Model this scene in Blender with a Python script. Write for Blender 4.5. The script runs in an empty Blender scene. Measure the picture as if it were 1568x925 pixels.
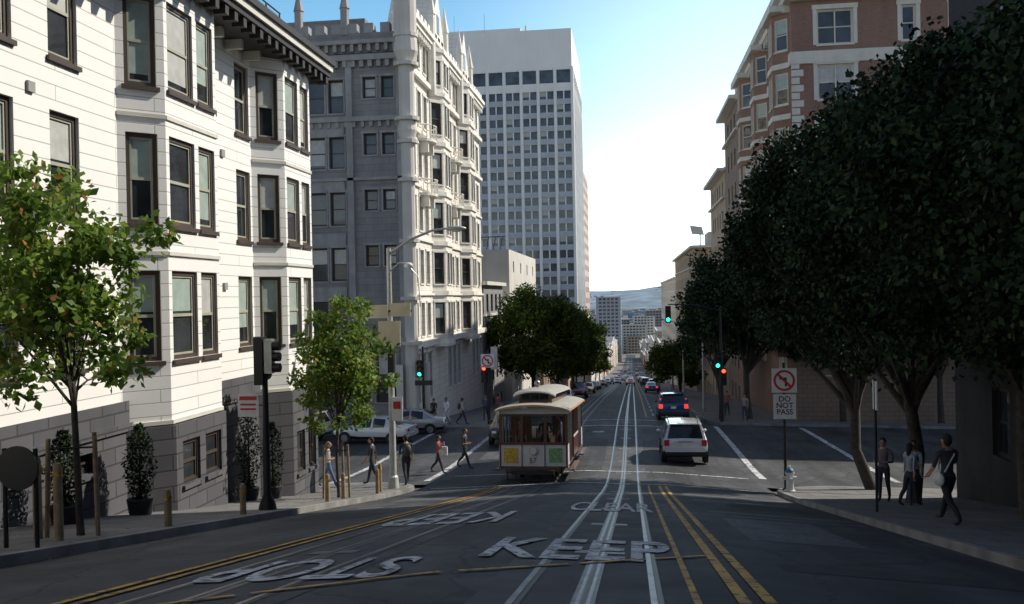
import bpy, math, random
import numpy as np
from mathutils import Vector, Matrix
random.seed(7); rng=np.random.default_rng(7)
sc=bpy.context.scene
R=math.radians
# ---------------------------------------------------------------- materials
def _n(nt,t,**k):
    n=nt.nodes.new(t)
    for a,b in k.items(): setattr(n,a,b)
    return n
def newmat(name):
    m=bpy.data.materials.new(name); m.use_nodes=True
    nt=m.node_tree; return m,nt,nt.nodes['Principled BSDF']
def sc3(c,k): return (min(c[0]*k,1),min(c[1]*k,1),min(c[2]*k,1),1)
def ramp(nt,fac,c0,c1,p0=.3,p1=.7):
    r=_n(nt,'ShaderNodeValToRGB'); r.color_ramp.elements[0].position=p0; r.color_ramp.elements[1].position=p1
    r.color_ramp.elements[0].color=c0; r.color_ramp.elements[1].color=c1
    nt.links.new(fac,r.inputs[0]); return r.outputs[0]
def mul(nt,a,b,f=1.0):
    m=_n(nt,'ShaderNodeMix',data_type='RGBA',blend_type='MULTIPLY'); m.inputs[0].default_value=f
    nt.links.new(a,m.inputs[6]); nt.links.new(b,m.inputs[7]); return m.outputs[2]
def noisetex(nt,scale,detail=3,stretch=(1,1,1),src='Object'):
    tc=_n(nt,'ShaderNodeTexCoord'); mp=_n(nt,'ShaderNodeMapping'); mp.inputs['Scale'].default_value=stretch
    no=_n(nt,'ShaderNodeTexNoise'); no.inputs['Scale'].default_value=scale; no.inputs['Detail'].default_value=detail
    nt.links.new(tc.outputs[src],mp.inputs[0]); nt.links.new(mp.outputs[0],no.inputs['Vector']); return no.outputs[0]
def mat(name,col,rough=.7,metal=0,spec=.5,ns=2.0,amt=.12,bump=0,bs=40,dirt=0,coat=0,emit=0):
    m,nt,p=newmat(name)
    p.inputs['Roughness'].default_value=rough; p.inputs['Metallic'].default_value=metal
    p.inputs['Specular IOR Level'].default_value=spec; p.inputs['Coat Weight'].default_value=coat
    c=ramp(nt,noisetex(nt,ns),sc3(col,1-amt),sc3(col,1+amt))
    if dirt: c=mul(nt,c,ramp(nt,noisetex(nt,1.5,4,(1,1,.12)),(1-dirt,1-dirt,1-dirt*1.1,1),(1,1,1,1),.25,.6))
    nt.links.new(c,p.inputs['Base Color'])
    if bump:
        b=_n(nt,'ShaderNodeBump'); b.inputs['Strength'].default_value=bump; b.inputs['Distance'].default_value=.02
        nt.links.new(noisetex(nt,bs,2),b.inputs['Height']); nt.links.new(b.outputs[0],p.inputs['Normal'])
    if emit:
        p.inputs['Emission Color'].default_value=(*col,1); p.inputs['Emission Strength'].default_value=emit
    return m
def brick(name,c1,c2,mo,w,h,ms,bump=.5,rough=.85,dirt=.15):
    m,nt,p=newmat(name)
    tc=_n(nt,'ShaderNodeTexCoord'); b=_n(nt,'ShaderNodeTexBrick'); b.inputs['Scale'].default_value=1
    b.inputs['Color1'].default_value=(*c1,1); b.inputs['Color2'].default_value=(*c2,1); b.inputs['Mortar'].default_value=(*mo,1)
    b.inputs['Brick Width'].default_value=w; b.inputs['Row Height'].default_value=h; b.inputs['Mortar Size'].default_value=ms
    b.inputs['Mortar Smooth'].default_value=.2
    nt.links.new(tc.outputs['UV'],b.inputs['Vector'])
    c=mul(nt,b.outputs['Color'],ramp(nt,noisetex(nt,1.2,4,(1,1,.15)),(1-dirt,1-dirt,1-dirt,1),(1,1,1,1),.25,.65))
    nt.links.new(c,p.inputs['Base Color']); p.inputs['Roughness'].default_value=rough
    bu=_n(nt,'ShaderNodeBump'); bu.invert=True; bu.inputs['Strength'].default_value=bump; bu.inputs['Distance'].default_value=.02
    nt.links.new(b.outputs['Fac'],bu.inputs['Height']); nt.links.new(bu.outputs[0],p.inputs['Normal'])
    return m
def glassmat(name,col,rough=.04,wav=.08):
    m,nt,p=newmat(name); p.inputs['Roughness'].default_value=rough
    p.inputs['Specular IOR Level'].default_value=.8
    if wav:
        b=_n(nt,'ShaderNodeBump'); b.inputs['Strength'].default_value=wav; b.inputs['Distance'].default_value=.03
        nt.links.new(noisetex(nt,1.3,2),b.inputs['Height']); nt.links.new(b.outputs[0],p.inputs['Normal'])
    c=ramp(nt,noisetex(nt,.6,3),sc3(col,.4),sc3(col,2.2)); nt.links.new(c,p.inputs['Base Color'])
    return m
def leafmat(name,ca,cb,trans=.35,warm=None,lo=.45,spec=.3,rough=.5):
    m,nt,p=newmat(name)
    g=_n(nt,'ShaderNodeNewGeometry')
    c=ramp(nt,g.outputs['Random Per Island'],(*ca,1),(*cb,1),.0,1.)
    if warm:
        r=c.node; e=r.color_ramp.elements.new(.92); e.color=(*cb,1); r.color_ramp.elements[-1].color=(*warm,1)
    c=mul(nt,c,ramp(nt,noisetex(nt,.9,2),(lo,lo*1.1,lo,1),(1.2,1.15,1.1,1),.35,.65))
    nt.links.new(c,p.inputs['Base Color']); p.inputs['Roughness'].default_value=rough; p.inputs['Specular IOR Level'].default_value=spec
    if trans:
        t=_n(nt,'ShaderNodeBsdfTranslucent'); nt.links.new(c,t.inputs[0])
        mx=_n(nt,'ShaderNodeMixShader'); mx.inputs[0].default_value=trans
        out=nt.nodes['Material Output']
        nt.links.new(p.outputs[0],mx.inputs[1]); nt.links.new(t.outputs[0],mx.inputs[2]); nt.links.new(mx.outputs[0],out.inputs[0])
    return m
def clearglass(name):
    m,nt,p=newmat(name); t=_n(nt,'ShaderNodeBsdfTransparent'); t.inputs[0].default_value=(.75,.8,.8,1)
    p.inputs['Base Color'].default_value=(.02,.02,.02,1); p.inputs['Roughness'].default_value=.03
    mx=_n(nt,'ShaderNodeMixShader'); mx.inputs[0].default_value=.3
    nt.links.new(t.outputs[0],mx.inputs[1]); nt.links.new(p.outputs[0],mx.inputs[2]); nt.links.new(mx.outputs[0],nt.nodes['Material Output'].inputs[0])
    return m
def asphaltmat():
    m,nt,p=newmat('asphalt')
    c=ramp(nt,noisetex(nt,90,2),(.028,.030,.033,1),(.064,.067,.071,1),.3,.7)
    c=mul(nt,c,ramp(nt,noisetex(nt,.35,4),(.55,.56,.58,1),(1.3,1.3,1.28,1),.35,.62))
    c=mul(nt,c,ramp(nt,noisetex(nt,1.4,3,(1,.06,1)),(.55,.55,.55,1),(1.25,1.25,1.25,1),.35,.65))
    tc=_n(nt,'ShaderNodeTexCoord'); v=_n(nt,'ShaderNodeTexVoronoi',feature='DISTANCE_TO_EDGE'); v.inputs['Scale'].default_value=.32
    mp=_n(nt,'ShaderNodeMapping'); mp.inputs['Scale'].default_value=(1.3,.7,.01)
    nz=_n(nt,'ShaderNodeTexNoise'); nz.inputs['Scale'].default_value=2.5; nz.inputs['Detail'].default_value=5
    ad=_n(nt,'ShaderNodeMix',data_type='RGBA',blend_type='ADD'); ad.inputs[0].default_value=.5
    nt.links.new(tc.outputs['Object'],nz.inputs['Vector'])
    nt.links.new(tc.outputs['Object'],ad.inputs[6]); nt.links.new(nz.outputs['Color'],ad.inputs[7])
    nt.links.new(ad.outputs[2],mp.inputs[0]); nt.links.new(mp.outputs[0],v.inputs['Vector'])
    c=mul(nt,c,ramp(nt,nz.outputs[0],(.75,.75,.75,1),(1.1,1.1,1.1,1),.4,.6))
    c=mul(nt,c,ramp(nt,v.outputs['Distance'],(.35,.35,.35,1),(1,1,1,1),.004,.012))
    nt.links.new(c,p.inputs['Base Color']); p.inputs['Roughness'].default_value=.75
    b=_n(nt,'ShaderNodeBump'); b.inputs['Strength'].default_value=.35; b.inputs['Distance'].default_value=.01
    nt.links.new(noisetex(nt,120,2),b.inputs['Height']); nt.links.new(b.outputs[0],p.inputs['Normal'])
    return m
def paintmat(name,col,wear=.45,under=(.045,.048,.052)):
    m,nt,p=newmat(name)
    c=ramp(nt,noisetex(nt,9,7),(*under,1),(*col,1),wear-.1,wear+.05)
    c2=ramp(nt,noisetex(nt,1.6,4),(.6,.6,.6,1),(1,1,1,1),.35,.6)
    nt.links.new(mul(nt,c,c2),p.inputs['Base Color']); p.inputs['Roughness'].default_value=.7
    return m
ASPH=asphaltmat()
CONCJ=brick('pavement_slabs',(.16,.155,.15),(.19,.185,.18),(.07,.07,.07),1.2,1.2,.02,.3,.9,.35)
KERB=mat('kerb_stone',(.22,.21,.20),.85,ns=1.5,amt=.35,bump=.3)
GROUND=mat('ground_soil',(.11,.11,.095),.95,ns=.02,amt=.3)
WPAINT=paintmat('white_road_paint',(.64,.65,.65),.455)
YPAINT=paintmat('yellow_road_paint',(.64,.36,.05),.45)
RAILM=mat('rail_steel',(.22,.23,.25),.42,metal=.7,ns=5,amt=.3)
SLOTM=mat('slot_steel',(.13,.135,.14),.5,metal=.3,ns=4,amt=.35)
TRACKM=mat('track_concrete',(.062,.063,.066),.8,ns=1.2,amt=.4,bump=.3,bs=50)
SIDING=brick('cream_siding',(.88,.865,.82),(.91,.89,.85),(.48,.47,.44),4.2,.30,.012,.5,.6,.04)
BASEST=brick('grey_base_stone',(.085,.085,.095),(.115,.112,.12),(.045,.045,.05),.9,.36,.02,.6,.9,.25)
GREYST=brick('grey_stone',(.25,.24,.24),(.29,.28,.275),(.17,.165,.165),1.1,.42,.014,.4,.85,.25)  # toned down so the castle front's shade is in the colour
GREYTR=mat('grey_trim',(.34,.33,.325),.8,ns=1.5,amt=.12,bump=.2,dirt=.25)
SUNLITST=brick('sunlit_grey_stone',(.76,.72,.64),(.82,.78,.70),(.50,.47,.42),1.1,.42,.014,.4,.85,.12)  # same castle stone, with sunlight on its side painted in
SUNLITTR=mat('sunlit_grey_trim',(.82,.78,.70),.8,ns=1.5,amt=.08,bump=.2,dirt=.15)  # castle trim, lightened for the sun on that side
CREAM=mat('cream_trim',(.66,.63,.56),.6,ns=2,amt=.06,dirt=.08)
DKTRIM=mat('dark_trim',(.03,.025,.022),.6)
BROWNF=mat('brown_frame',(.07,.05,.04),.5)
SASH=mat('olive_sash',(.40,.39,.31),.5)
GLASS=glassmat('window_glass',(.03,.034,.038))
GLASSB=glassmat('tower_glass',(.04,.055,.07),.08,.0)
BLIND=mat('window_blind',(.34,.42,.37),.6,ns=4,coat=.6)
BLINDW=mat('cream_blind',(.48,.48,.45),.6,ns=4,coat=.6)
TOWERW=mat('white_concrete',(.86,.86,.84),.8,ns=.2,amt=.03,dirt=.05)
SPAN=mat('tower_spandrel',(.46,.50,.55),.6,ns=.5,amt=.08)
BRICK=brick('red_brick',(.25,.125,.09),(.32,.165,.12),(.28,.23,.19),.24,.08,.012,.4,.9,.2)
TANST=mat('tan_stucco',(.44,.34,.24),.85,ns=.6,amt=.12,dirt=.15)
BROWNST=brick('brown_stone',(.29,.21,.155),(.33,.24,.175),(.2,.15,.12),.6,.3,.02,.4,.85,.2)
STUCCO=mat('pale_stucco',(.60,.57,.51),.85,ns=.5,amt=.08,dirt=.12)
ROOFM=mat('roof_gravel',(.13,.13,.13),.95,ns=2,amt=.2)
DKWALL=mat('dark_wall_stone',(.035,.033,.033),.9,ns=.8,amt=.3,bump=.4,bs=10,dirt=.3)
BARK=mat('bark',(.06,.05,.04),.95,ns=8,amt=.35,bump=.6,bs=25)
STAKE=mat('wood_stake',(.28,.20,.11),.85,ns=6,amt=.25)
LEAFY=leafmat('young_leaves',(.085,.17,.03),(.24,.34,.06),.5,(.42,.17,.05),.55)
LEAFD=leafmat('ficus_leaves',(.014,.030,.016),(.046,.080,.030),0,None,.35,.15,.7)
LEAFM=leafmat('street_leaves',(.03,.065,.015),(.14,.20,.035),.25,None,.45,.15,.65)
BLACKM=mat('black_metal',(.018,.018,.02),.45,metal=.2)
GALV=mat('galvanised_steel',(.52,.52,.48),.45,metal=.3,ns=5,amt=.15)
SIGNW=mat('sign_white',(.75,.75,.73),.45,ns=8,amt=.06)
SIGNR=mat('sign_red',(.55,.03,.03),.4)
SIGNK=mat('sign_black',(.02,.02,.02),.5)
SIGNT=mat('sign_tan',(.66,.58,.40),.5)
LGREEN=mat('signal_green',(.02,.9,.55),.3,emit=5)
LRED=mat('signal_red',(1,.06,.02),.3,emit=5)
LOFF=mat('signal_off',(.05,.04,.03),.3)
TYRE=mat('tyre',(.015,.015,.015),.85)
HUB=mat('hub_cap',(.35,.35,.36),.3,metal=.8)
CARGL=glassmat('car_glass',(.012,.014,.016),.03,.0)
TAILR=mat('tail_lamp',(.5,.01,.01),.2,coat=1)
TAILON=mat('brake_lamp',(1,.03,.02),.2,emit=1.6)
HEADL=mat('head_lamp',(.7,.7,.68),.1,coat=1)
CLEAR=clearglass('clear_glass')
SKIN=mat('skin',(.42,.24,.17),.55,spec=.4,ns=6,amt=.06)
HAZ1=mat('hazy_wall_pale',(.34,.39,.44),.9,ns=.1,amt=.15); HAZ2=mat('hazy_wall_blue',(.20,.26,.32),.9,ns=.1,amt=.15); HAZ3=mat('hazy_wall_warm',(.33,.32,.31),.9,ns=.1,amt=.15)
# ---------------------------------------------------------------- mesh builder
class MB:
    def __init__(s): s.v=[];s.f=[];s.m=[];s.mats=[];s.sub={}
    def mi(s,m):
        m=s.sub.get(m,m)
        if m not in s.mats: s.mats.append(m)
        return s.mats.index(m)
    def add(s,vs,fs,m):
        b=len(s.v); s.v+=[tuple(v) for v in vs]; s.f+=[[b+i for i in f] for f in fs]; s.m+=[s.mi(m)]*len(fs)
    def quad(s,a,b,c,d,m): s.add([a,b,c,d],[(0,1,2,3)],m)
    def hexa(s,p,m): s.add(p,[(0,3,2,1),(4,5,6,7),(0,1,5,4),(1,2,6,5),(2,3,7,6),(3,0,4,7)],m)
    def box(s,x0,x1,y0,y1,z0,z1,m):
        s.hexa([(x0,y0,z0),(x1,y0,z0),(x1,y1,z0),(x0,y1,z0),(x0,y0,z1),(x1,y0,z1),(x1,y1,z1),(x0,y1,z1)],m)
    def obox(s,P,u0,u1,z0,z1,o0,o1,m):
        s.hexa([P(u0,z0,o1),P(u1,z0,o1),P(u1,z0,o0),P(u0,z0,o0),P(u0,z1,o1),P(u1,z1,o1),P(u1,z1,o0),P(u0,z1,o0)],m)
    def tube(s,pts,rs,n,m,cap=True):
        pts=[Vector(p) for p in pts]; vs=[]; fs=[]
        if not hasattr(rs,'__len__'): rs=[rs]*len(pts)
        for i,p in enumerate(pts):
            t=(pts[min(i+1,len(pts)-1)]-pts[max(i-1,0)])
            t=t.normalized() if t.length>1e-9 else Vector((0,0,1))
            a=t.cross(Vector((0,1,0)) if abs(t.y)<.9 else Vector((1,0,0))).normalized(); b=t.cross(a)
            for k in range(n):
                an=2*math.pi*k/n; vs.append(p+(a*math.cos(an)+b*math.sin(an))*rs[i])
        for i in range(len(pts)-1):
            for k in range(n):
                k2=(k+1)%n; fs.append((i*n+k,i*n+k2,(i+1)*n+k2,(i+1)*n+k))
        if cap: fs.append(tuple(range(n))[::-1]); fs.append(tuple((len(pts)-1)*n+k for k in range(n)))
        s.add(vs,fs,m)
    def sph(s,c,r,m,nu=12,nv=8,v0=0.,v1=1.):
        if not hasattr(r,'__len__'): r=(r,r,r)
        vs=[];fs=[]
        for j in range(nv+1):
            th=math.pi*(v0+(v1-v0)*j/nv)
            for i in range(nu):
                ph=2*math.pi*i/nu
                vs.append((c[0]+r[0]*math.sin(th)*math.cos(ph),c[1]+r[1]*math.sin(th)*math.sin(ph),c[2]+r[2]*math.cos(th)))
        for j in range(nv):
            for i in range(nu):
                i2=(i+1)%nu; fs.append((j*nu+i,(j+1)*nu+i,(j+1)*nu+i2,j*nu+i2))
        s.add(vs,fs,m)
    def poly(s,pts,z0,z1,m,top=True,bot=True):
        n=len(pts); vs=[(p[0],p[1],z0) for p in pts]+[(p[0],p[1],z1) for p in pts]
        fs=[(i,(i+1)%n,n+(i+1)%n,n+i) for i in range(n)]
        if top: fs.append(tuple(range(n,2*n)))
        if bot: fs.append(tuple(range(n))[::-1])
        s.add(vs,fs,m)
    def build(s,name,loc=(0,0,0),rot=(0,0,0),smooth=0,parent=None):
        me=bpy.data.meshes.new(name); me.from_pydata(s.v,[],s.f)
        for m in s.mats: me.materials.append(m)
        me.polygons.foreach_set('material_index',s.m)
        uv=me.uv_layers.new(name='UVMap'); co=np.array(s.v)
        if len(co):
            ar=np.zeros(len(me.loops)*2)
            for p in me.polygons:
                nx,ny,nz=p.normal
                for li in p.loop_indices:
                    v=co[me.loops[li].vertex_index]
                    if abs(nz)>.8: ar[2*li]=v[0]; ar[2*li+1]=v[1]
                    else:
                        l=math.hypot(nx,ny) or 1; ar[2*li]=(-ny*v[0]+nx*v[1])/l; ar[2*li+1]=v[2]
            uv.data.foreach_set('uv',ar)
        if smooth:
            me.polygons.foreach_set('use_smooth',[True]*len(me.polygons)); me.set_sharp_from_angle(angle=R(smooth))
        me.update()
        o=bpy.data.objects.new(name,me); sc.collection.objects.link(o); o.location=loc; o.rotation_euler=rot
        if parent: o.parent=parent
        return o
# ---------------------------------------------------------------- terrain
_pc=[(-400,9.1),(-60,9.07),(0,-1.13),(28,-5.89),(32,-6.45),(38,-6.95),(46,-7.2),(52,-7.4),(57,-7.6),(64,-8.1),(80,-9.3),(100,-10.8),(200,-19),(400,-36),(700,-55),(1200,-80),(3000,-95),(14000,-95)]
_px=[a for a,b in _pc]; _pz=[b for a,b in _pc]
def praw(y): return float(np.interp(y,_px,_pz))
YS=[-400,-200,-60]+list(range(-30,72))+list(range(75,200,5))+list(range(200,700,25))+list(range(700,1500,50))+[2000,3000,5000,8000,14000]
YS=[float(y) for y in YS]
TL=.0200
def tl(x,y): return -TL*(.9917*max(-60,min(60,x))+.1289*max(-60,min(300,y)))   # gentle cross-fall of the whole hillside
PF=[]
for y in YS:
    PF.append(np.mean([praw(y+d) for d in (-2,-1,0,1,2)]) if 25<y<72 else praw(y))
XK=[-3000,-300,-80,-60,-11.2,-7.5,-1.9,1.0,4.6,5.0,10.5,60,80,300,3000]
def cx(x):
    if x<-7.5: return -.392-.05*(min(-x,80)-7.5)
    if x<-1.9: return -.07*(-1.9-x)
    if x<1: return 0.
    return -.05*(min(x,5)-1)
def zt(x,y): return float(np.interp(y,YS,PF))+cx(x)+tl(x,y)
def slope(y): return math.atan((zt(0,y+1)-zt(0,y-1))/2)
def strip(mb,x0,x1,y0,y1,off,m):
    ys=[y0]+[y for y in YS if y0<y<y1]+[y1]; xs=[x0]+[x for x in XK if x0<x<x1]+[x1]
    vs=[(x,y,zt(x,y)+off) for y in ys for x in xs]; n=len(xs)
    mb.add(vs,[(j*n+i,j*n+i+1,(j+1)*n+i+1,(j+1)*n+i) for j in range(len(ys)-1) for i in range(n-1)],m)
def vstrip(mb,x,y0,y1,o0,o1,m):
    ys=[y0]+[y for y in YS if y0<y<y1]+[y1]
    for a,b in zip(ys[:-1],ys[1:]):
        mb.quad((x,a,zt(x,a)+o0),(x,b,zt(x,b)+o0),(x,b,zt(x,b)+o1),(x,a,zt(x,a)+o1),m)
LC,RC=-7.5,4.6; Y0,Y1=33.,55.; RY1=57.
mb=MB(); strip(mb,-3000,3000,-400,14000,-.12,GROUND); mb.build('ground')
mb=MB(); strip(mb,LC,RC,-60,1250,0,ASPH); mb.build('road')
mb=MB(); strip(mb,-160,LC,Y0,Y1,0,ASPH); strip(mb,RC,160,Y0,RY1,0,ASPH)
mb.build('cross_street')
def corner(mb,cxx,cyy,sx,sy,w,l,r=2.6):
    pts=[]
    for k in range(9):
        a=math.pi/2*k/8
        pts.append((cxx+sx*(r-r*math.cos(a)),cyy+sy*(r-r*math.sin(a))))
    kr=.15; inn=[(cxx+sx*(r-(r-kr)*math.cos(math.pi/2*k/8)),cyy+sy*(r-(r-kr)*math.sin(math.pi/2*k/8))) for k in range(9)]
    E=(cxx,cyy+sy*l); Ei=(cxx+sx*kr,cyy+sy*l); F=(cxx+sx*w,cyy); Fi=(cxx+sx*w,cyy+sy*kr); G=(cxx+sx*w,cyy+sy*l)
    outer=[E]+pts+[F]; inner=[Ei]+inn+[Fi]
    Z=lambda p,o:(p[0],p[1],zt(*p)+o)
    for i in range(len(outer)-1):
        a,b,c,d=outer[i],outer[i+1],inner[i+1],inner[i]
        mb.quad(Z(a,.14),Z(b,.14),Z(c,.14),Z(d,.14),KERB)
        mb.quad(Z(a,-.1),Z(b,-.1),Z(b,.14),Z(a,.14),KERB)
    for i in range(len(inner)-1): mb.add([Z(inner[i],.14),Z(inner[i+1],.14),Z(G,.14)],[(0,1,2)],CONCJ)
def pave_y(mb,xk,xo,y0,y1):
    s=1 if xo>xk else -1; k=xk+s*.15
    strip(mb,min(k,xo),max(k,xo),y0,y1,.14,CONCJ); strip(mb,min(k,xk),max(k,xk),y0,y1,.14,KERB); vstrip(mb,xk,y0,y1,-.1,.14,KERB)
def pave_x(mb,yk,yo,x0,x1):
    s=1 if yo>yk else -1; k=yk+s*.15
    strip(mb,x0,x1,min(k,yo),max(k,yo),.14,CONCJ); strip(mb,x0,x1,min(k,yk),max(k,yk),.14,KERB)
    xs=[x0]+[x for x in XK if x0<x<x1]+[x1]
    for a,b in zip(xs[:-1],xs[1:]): mb.quad((a,yk,zt(a,yk)-.1),(b,yk,zt(b,yk)-.1),(b,yk,zt(b,yk)+.14),(a,yk,zt(a,yk)+.14),KERB)
mb=MB()
pave_y(mb,LC,-11.25,-60,30); corner(mb,LC,Y0,-1,-1,3.75,3); pave_x(mb,Y0,30,-160,-11.25)
pave_y(mb,RC,9.9,-60,30); corner(mb,RC,Y0,1,-1,5.3,3); pave_x(mb,Y0,30,9.9,160)
pave_y(mb,LC,-14,58,1250); corner(mb,LC,Y1,-1,1,6.5,3); pave_x(mb,Y1,58,-160,-14)
pave_y(mb,RC,10.5,60,1250); corner(mb,RC,RY1,1,1,5.9,3); pave_x(mb,RY1,60,10.5,160)
mb.build('pavement')
# tracks
mb=MB()
for X in (-3.5,-.4):
    strip(mb,X-.85,X+.85,-60,1200,.004,TRACKM)
    for s in (-.533,.533):
        strip(mb,X+s-.026,X+s+.026,-60,1200,.012,RAILM)
        strip(mb,X+s+.03,X+s+.075,-60,1200,.0085,SIGNK)
    strip(mb,X-.09,X+.09,-60,1200,.0085,SLOTM)
    for s in (-.042,.042): strip(mb,X+s-.014,X+s+.014,-60,1200,.0115,RAILM)
    strip(mb,X-.015,X+.015,-60,1200,.013,SIGNK)
    for yy in np.arange(2,60,4.1): strip(mb,X-.28,X+.28,yy,yy+.3,.0105,SLOTM)
mb.build('cable_car_tracks')
# markings
mb=MB()
T=.0165
for x in (.82,1.02): strip(mb,x-.05,x+.05,-40,30.4,T,YPAINT)
strip(mb,.43,.49,-40,30.4,T,YPAINT)
for x in (-4.42,-4.62): strip(mb,x-.045,x+.045,-40,30.4,T,YPAINT)
def line(p,q,w,m,off=T):
    p=Vector((*p,0));q=Vector((*q,0)); d=(q-p).normalized(); n=Vector((-d.y,d.x,0))*w/2; L=(q-p).length; k=max(1,int(L/.5))
    for i in range(k):
        a=p+(q-p)*i/k; b=p+(q-p)*(i+1)/k
        vs=[a-n,b-n,b+n,a+n]; mb.add([(v.x,v.y,zt(v.x,v.y)+off) for v in vs],[(0,1,2,3)],m)
A=Vector((-4.3,6.0));B=Vector((.76,10.3))
for t0,t1 in ((0,.22),(.24,.5),(.53,.72),(.74,.87),(.89,1)): line(A.lerp(B,t0)[:2],A.lerp(B,t1)[:2],.08,YPAINT,.021)
for y in (30.9,35.4): strip(mb,-7.0,4.3,y,y+.2,T,WPAINT)
for y in (53.2,57.0): strip(mb,-7.0,4.3,y,y+.25,T,WPAINT)
for x in (4.75,9.7): strip(mb,x,x+.28,35.8,55.8,T,WPAINT)
for x in (-8.0,-11.8): strip(mb,x,x+.25,34.2,54,T,WPAINT)
for y in np.arange(62,220,6.): strip(mb,1.3,1.42,y,y+3,T,WPAINT)
strip(mb,.82,.92,60,500,T,YPAINT); strip(mb,-4.6,-4.5,60,500,T,YPAINT)
mb.build('road_markings')
def roadtext(s,x0,x1,y0,y1,flip=False):
    cu=bpy.data.curves.new('t','FONT'); cu.body=s; cu.offset=.018; o=bpy.data.objects.new('t',cu); sc.collection.objects.link(o)
    bpy.context.view_layer.update()
    me=bpy.data.meshes.new_from_object(o.evaluated_get(bpy.context.evaluated_depsgraph_get())); bpy.data.objects.remove(o)
    co=np.array([v.co[:] for v in me.vertices]); a=co.min(0); b=co.max(0)
    for v in me.vertices:
        fx=(v.co.x-a[0])/(b[0]-a[0]); fy=(v.co.y-a[1])/(b[1]-a[1])
        if flip: fx=1-fx; fy=1-fy
        X=x0+(x1-x0)*fx; Y=y0+(y1-y0)*fy; v.co=(X,Y,zt(X,Y)+.019)
    me.materials.clear(); me.materials.append(WPAINT)
    ob=bpy.data.objects.new('painted_road_lettering',me); sc.collection.objects.link(ob)
roadtext('KEEP',-1.65,.40,9.5,11.7); roadtext('CLEAR',-1.3,.36,17.6,20.6)
roadtext('STOP',-4.1,-2.2,7.8,9.5,True); roadtext('KEEP',-4.2,-2.2,14.4,17.2,True)
def manhole(x,y,r):
    mb=MB(); pts=[(x+r*math.cos(2*math.pi*k/20),y+r*math.sin(2*math.pi*k/20)) for k in range(20)]
    mb.add([(p[0],p[1],zt(*p)+.006) for p in pts],[tuple(range(20))],SLOTM); mb.build('manhole_cover')
for a in ((-6,47,.42),(2.9,24,.35),(-1.9,50,.35),(3.1,48,.4),(-6.2,21,.33)): manhole(*a)
mb=MB()
PATCH=mat('asphalt_patch',(.026,.028,.031),.85,ns=3,amt=.3,bump=.3,bs=90)
PATCHL=paintmat('pale_patch_and_sun_streak',(.115,.117,.12),.48,(.05,.052,.055))  # pale patches; the right-lane ones paint in faint sun streaks
for x0,x1,y0,y1,m in ((1.6,3.2,13,17.5,PATCHL),(2.2,4.0,21,23,PATCH),(1.4,4.4,26.4,27.3,PATCHL),(-6.9,-5.2,17,19,PATCH),(-6.6,-5,24,26.2,PATCHL),(1.5,4.5,9.5,10.2,PATCH),(2,3.2,43,46,PATCH),(-7,-5.2,41,43.5,PATCHL),(1.5,4.3,19,19.5,PATCHL),(1.5,3.9,23.6,24.4,PATCHL),(1.3,4.4,18,18.3,PATCHL)):
    strip(mb,x0,x1,y0,y1,.0035,m)
mb.build('asphalt_patches')
# ---------------------------------------------------------------- wall / windows
def frame2(p0,p1):
    d=Vector((p1[0]-p0[0],p1[1]-p0[1],0)); L=d.length; d/=L; n=Vector((d.y,-d.x,0)); o=Vector((p0[0],p0[1],0))
    def P(u,z,w=0):
        q=o+d*u+n*w; return (q.x,q.y,z)
    return P,L
def wall(mb,p0,p1,z0,z1,ops,m,st=None,depth=.18):
    P,L=frame2(p0,p1)
    ops=[o for o in ops if o[0]>0.02 and o[1]<L-.02 and o[2]>z0 and o[3]<z1]
    us=sorted(set([0,L]+[round(o[k],3) for o in ops for k in (0,1)])); zs=sorted(set([z0,z1]+[round(o[k],3) for o in ops for k in (2,3)]))
    for j in range(len(zs)-1):
        zc=(zs[j]+zs[j+1])/2; run=None
        row=[o for o in ops if o[2]<zc<o[3]]
        for i in range(len(us)-1):
            uc=(us[i]+us[i+1])/2
            hole=any(o[0]<uc<o[1] for o in row)
            if not hole:
                if run is None: run=us[i]
            if (hole or i==len(us)-2) and run is not None:
                e=us[i] if hole else us[i+1]
                mb.quad(P(run,zs[j]),P(e,zs[j]),P(e,zs[j+1]),P(run,zs[j+1]),m); run=None
    for o in ops: window(mb,P,o,m,st or {},depth)
    return P,L
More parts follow.
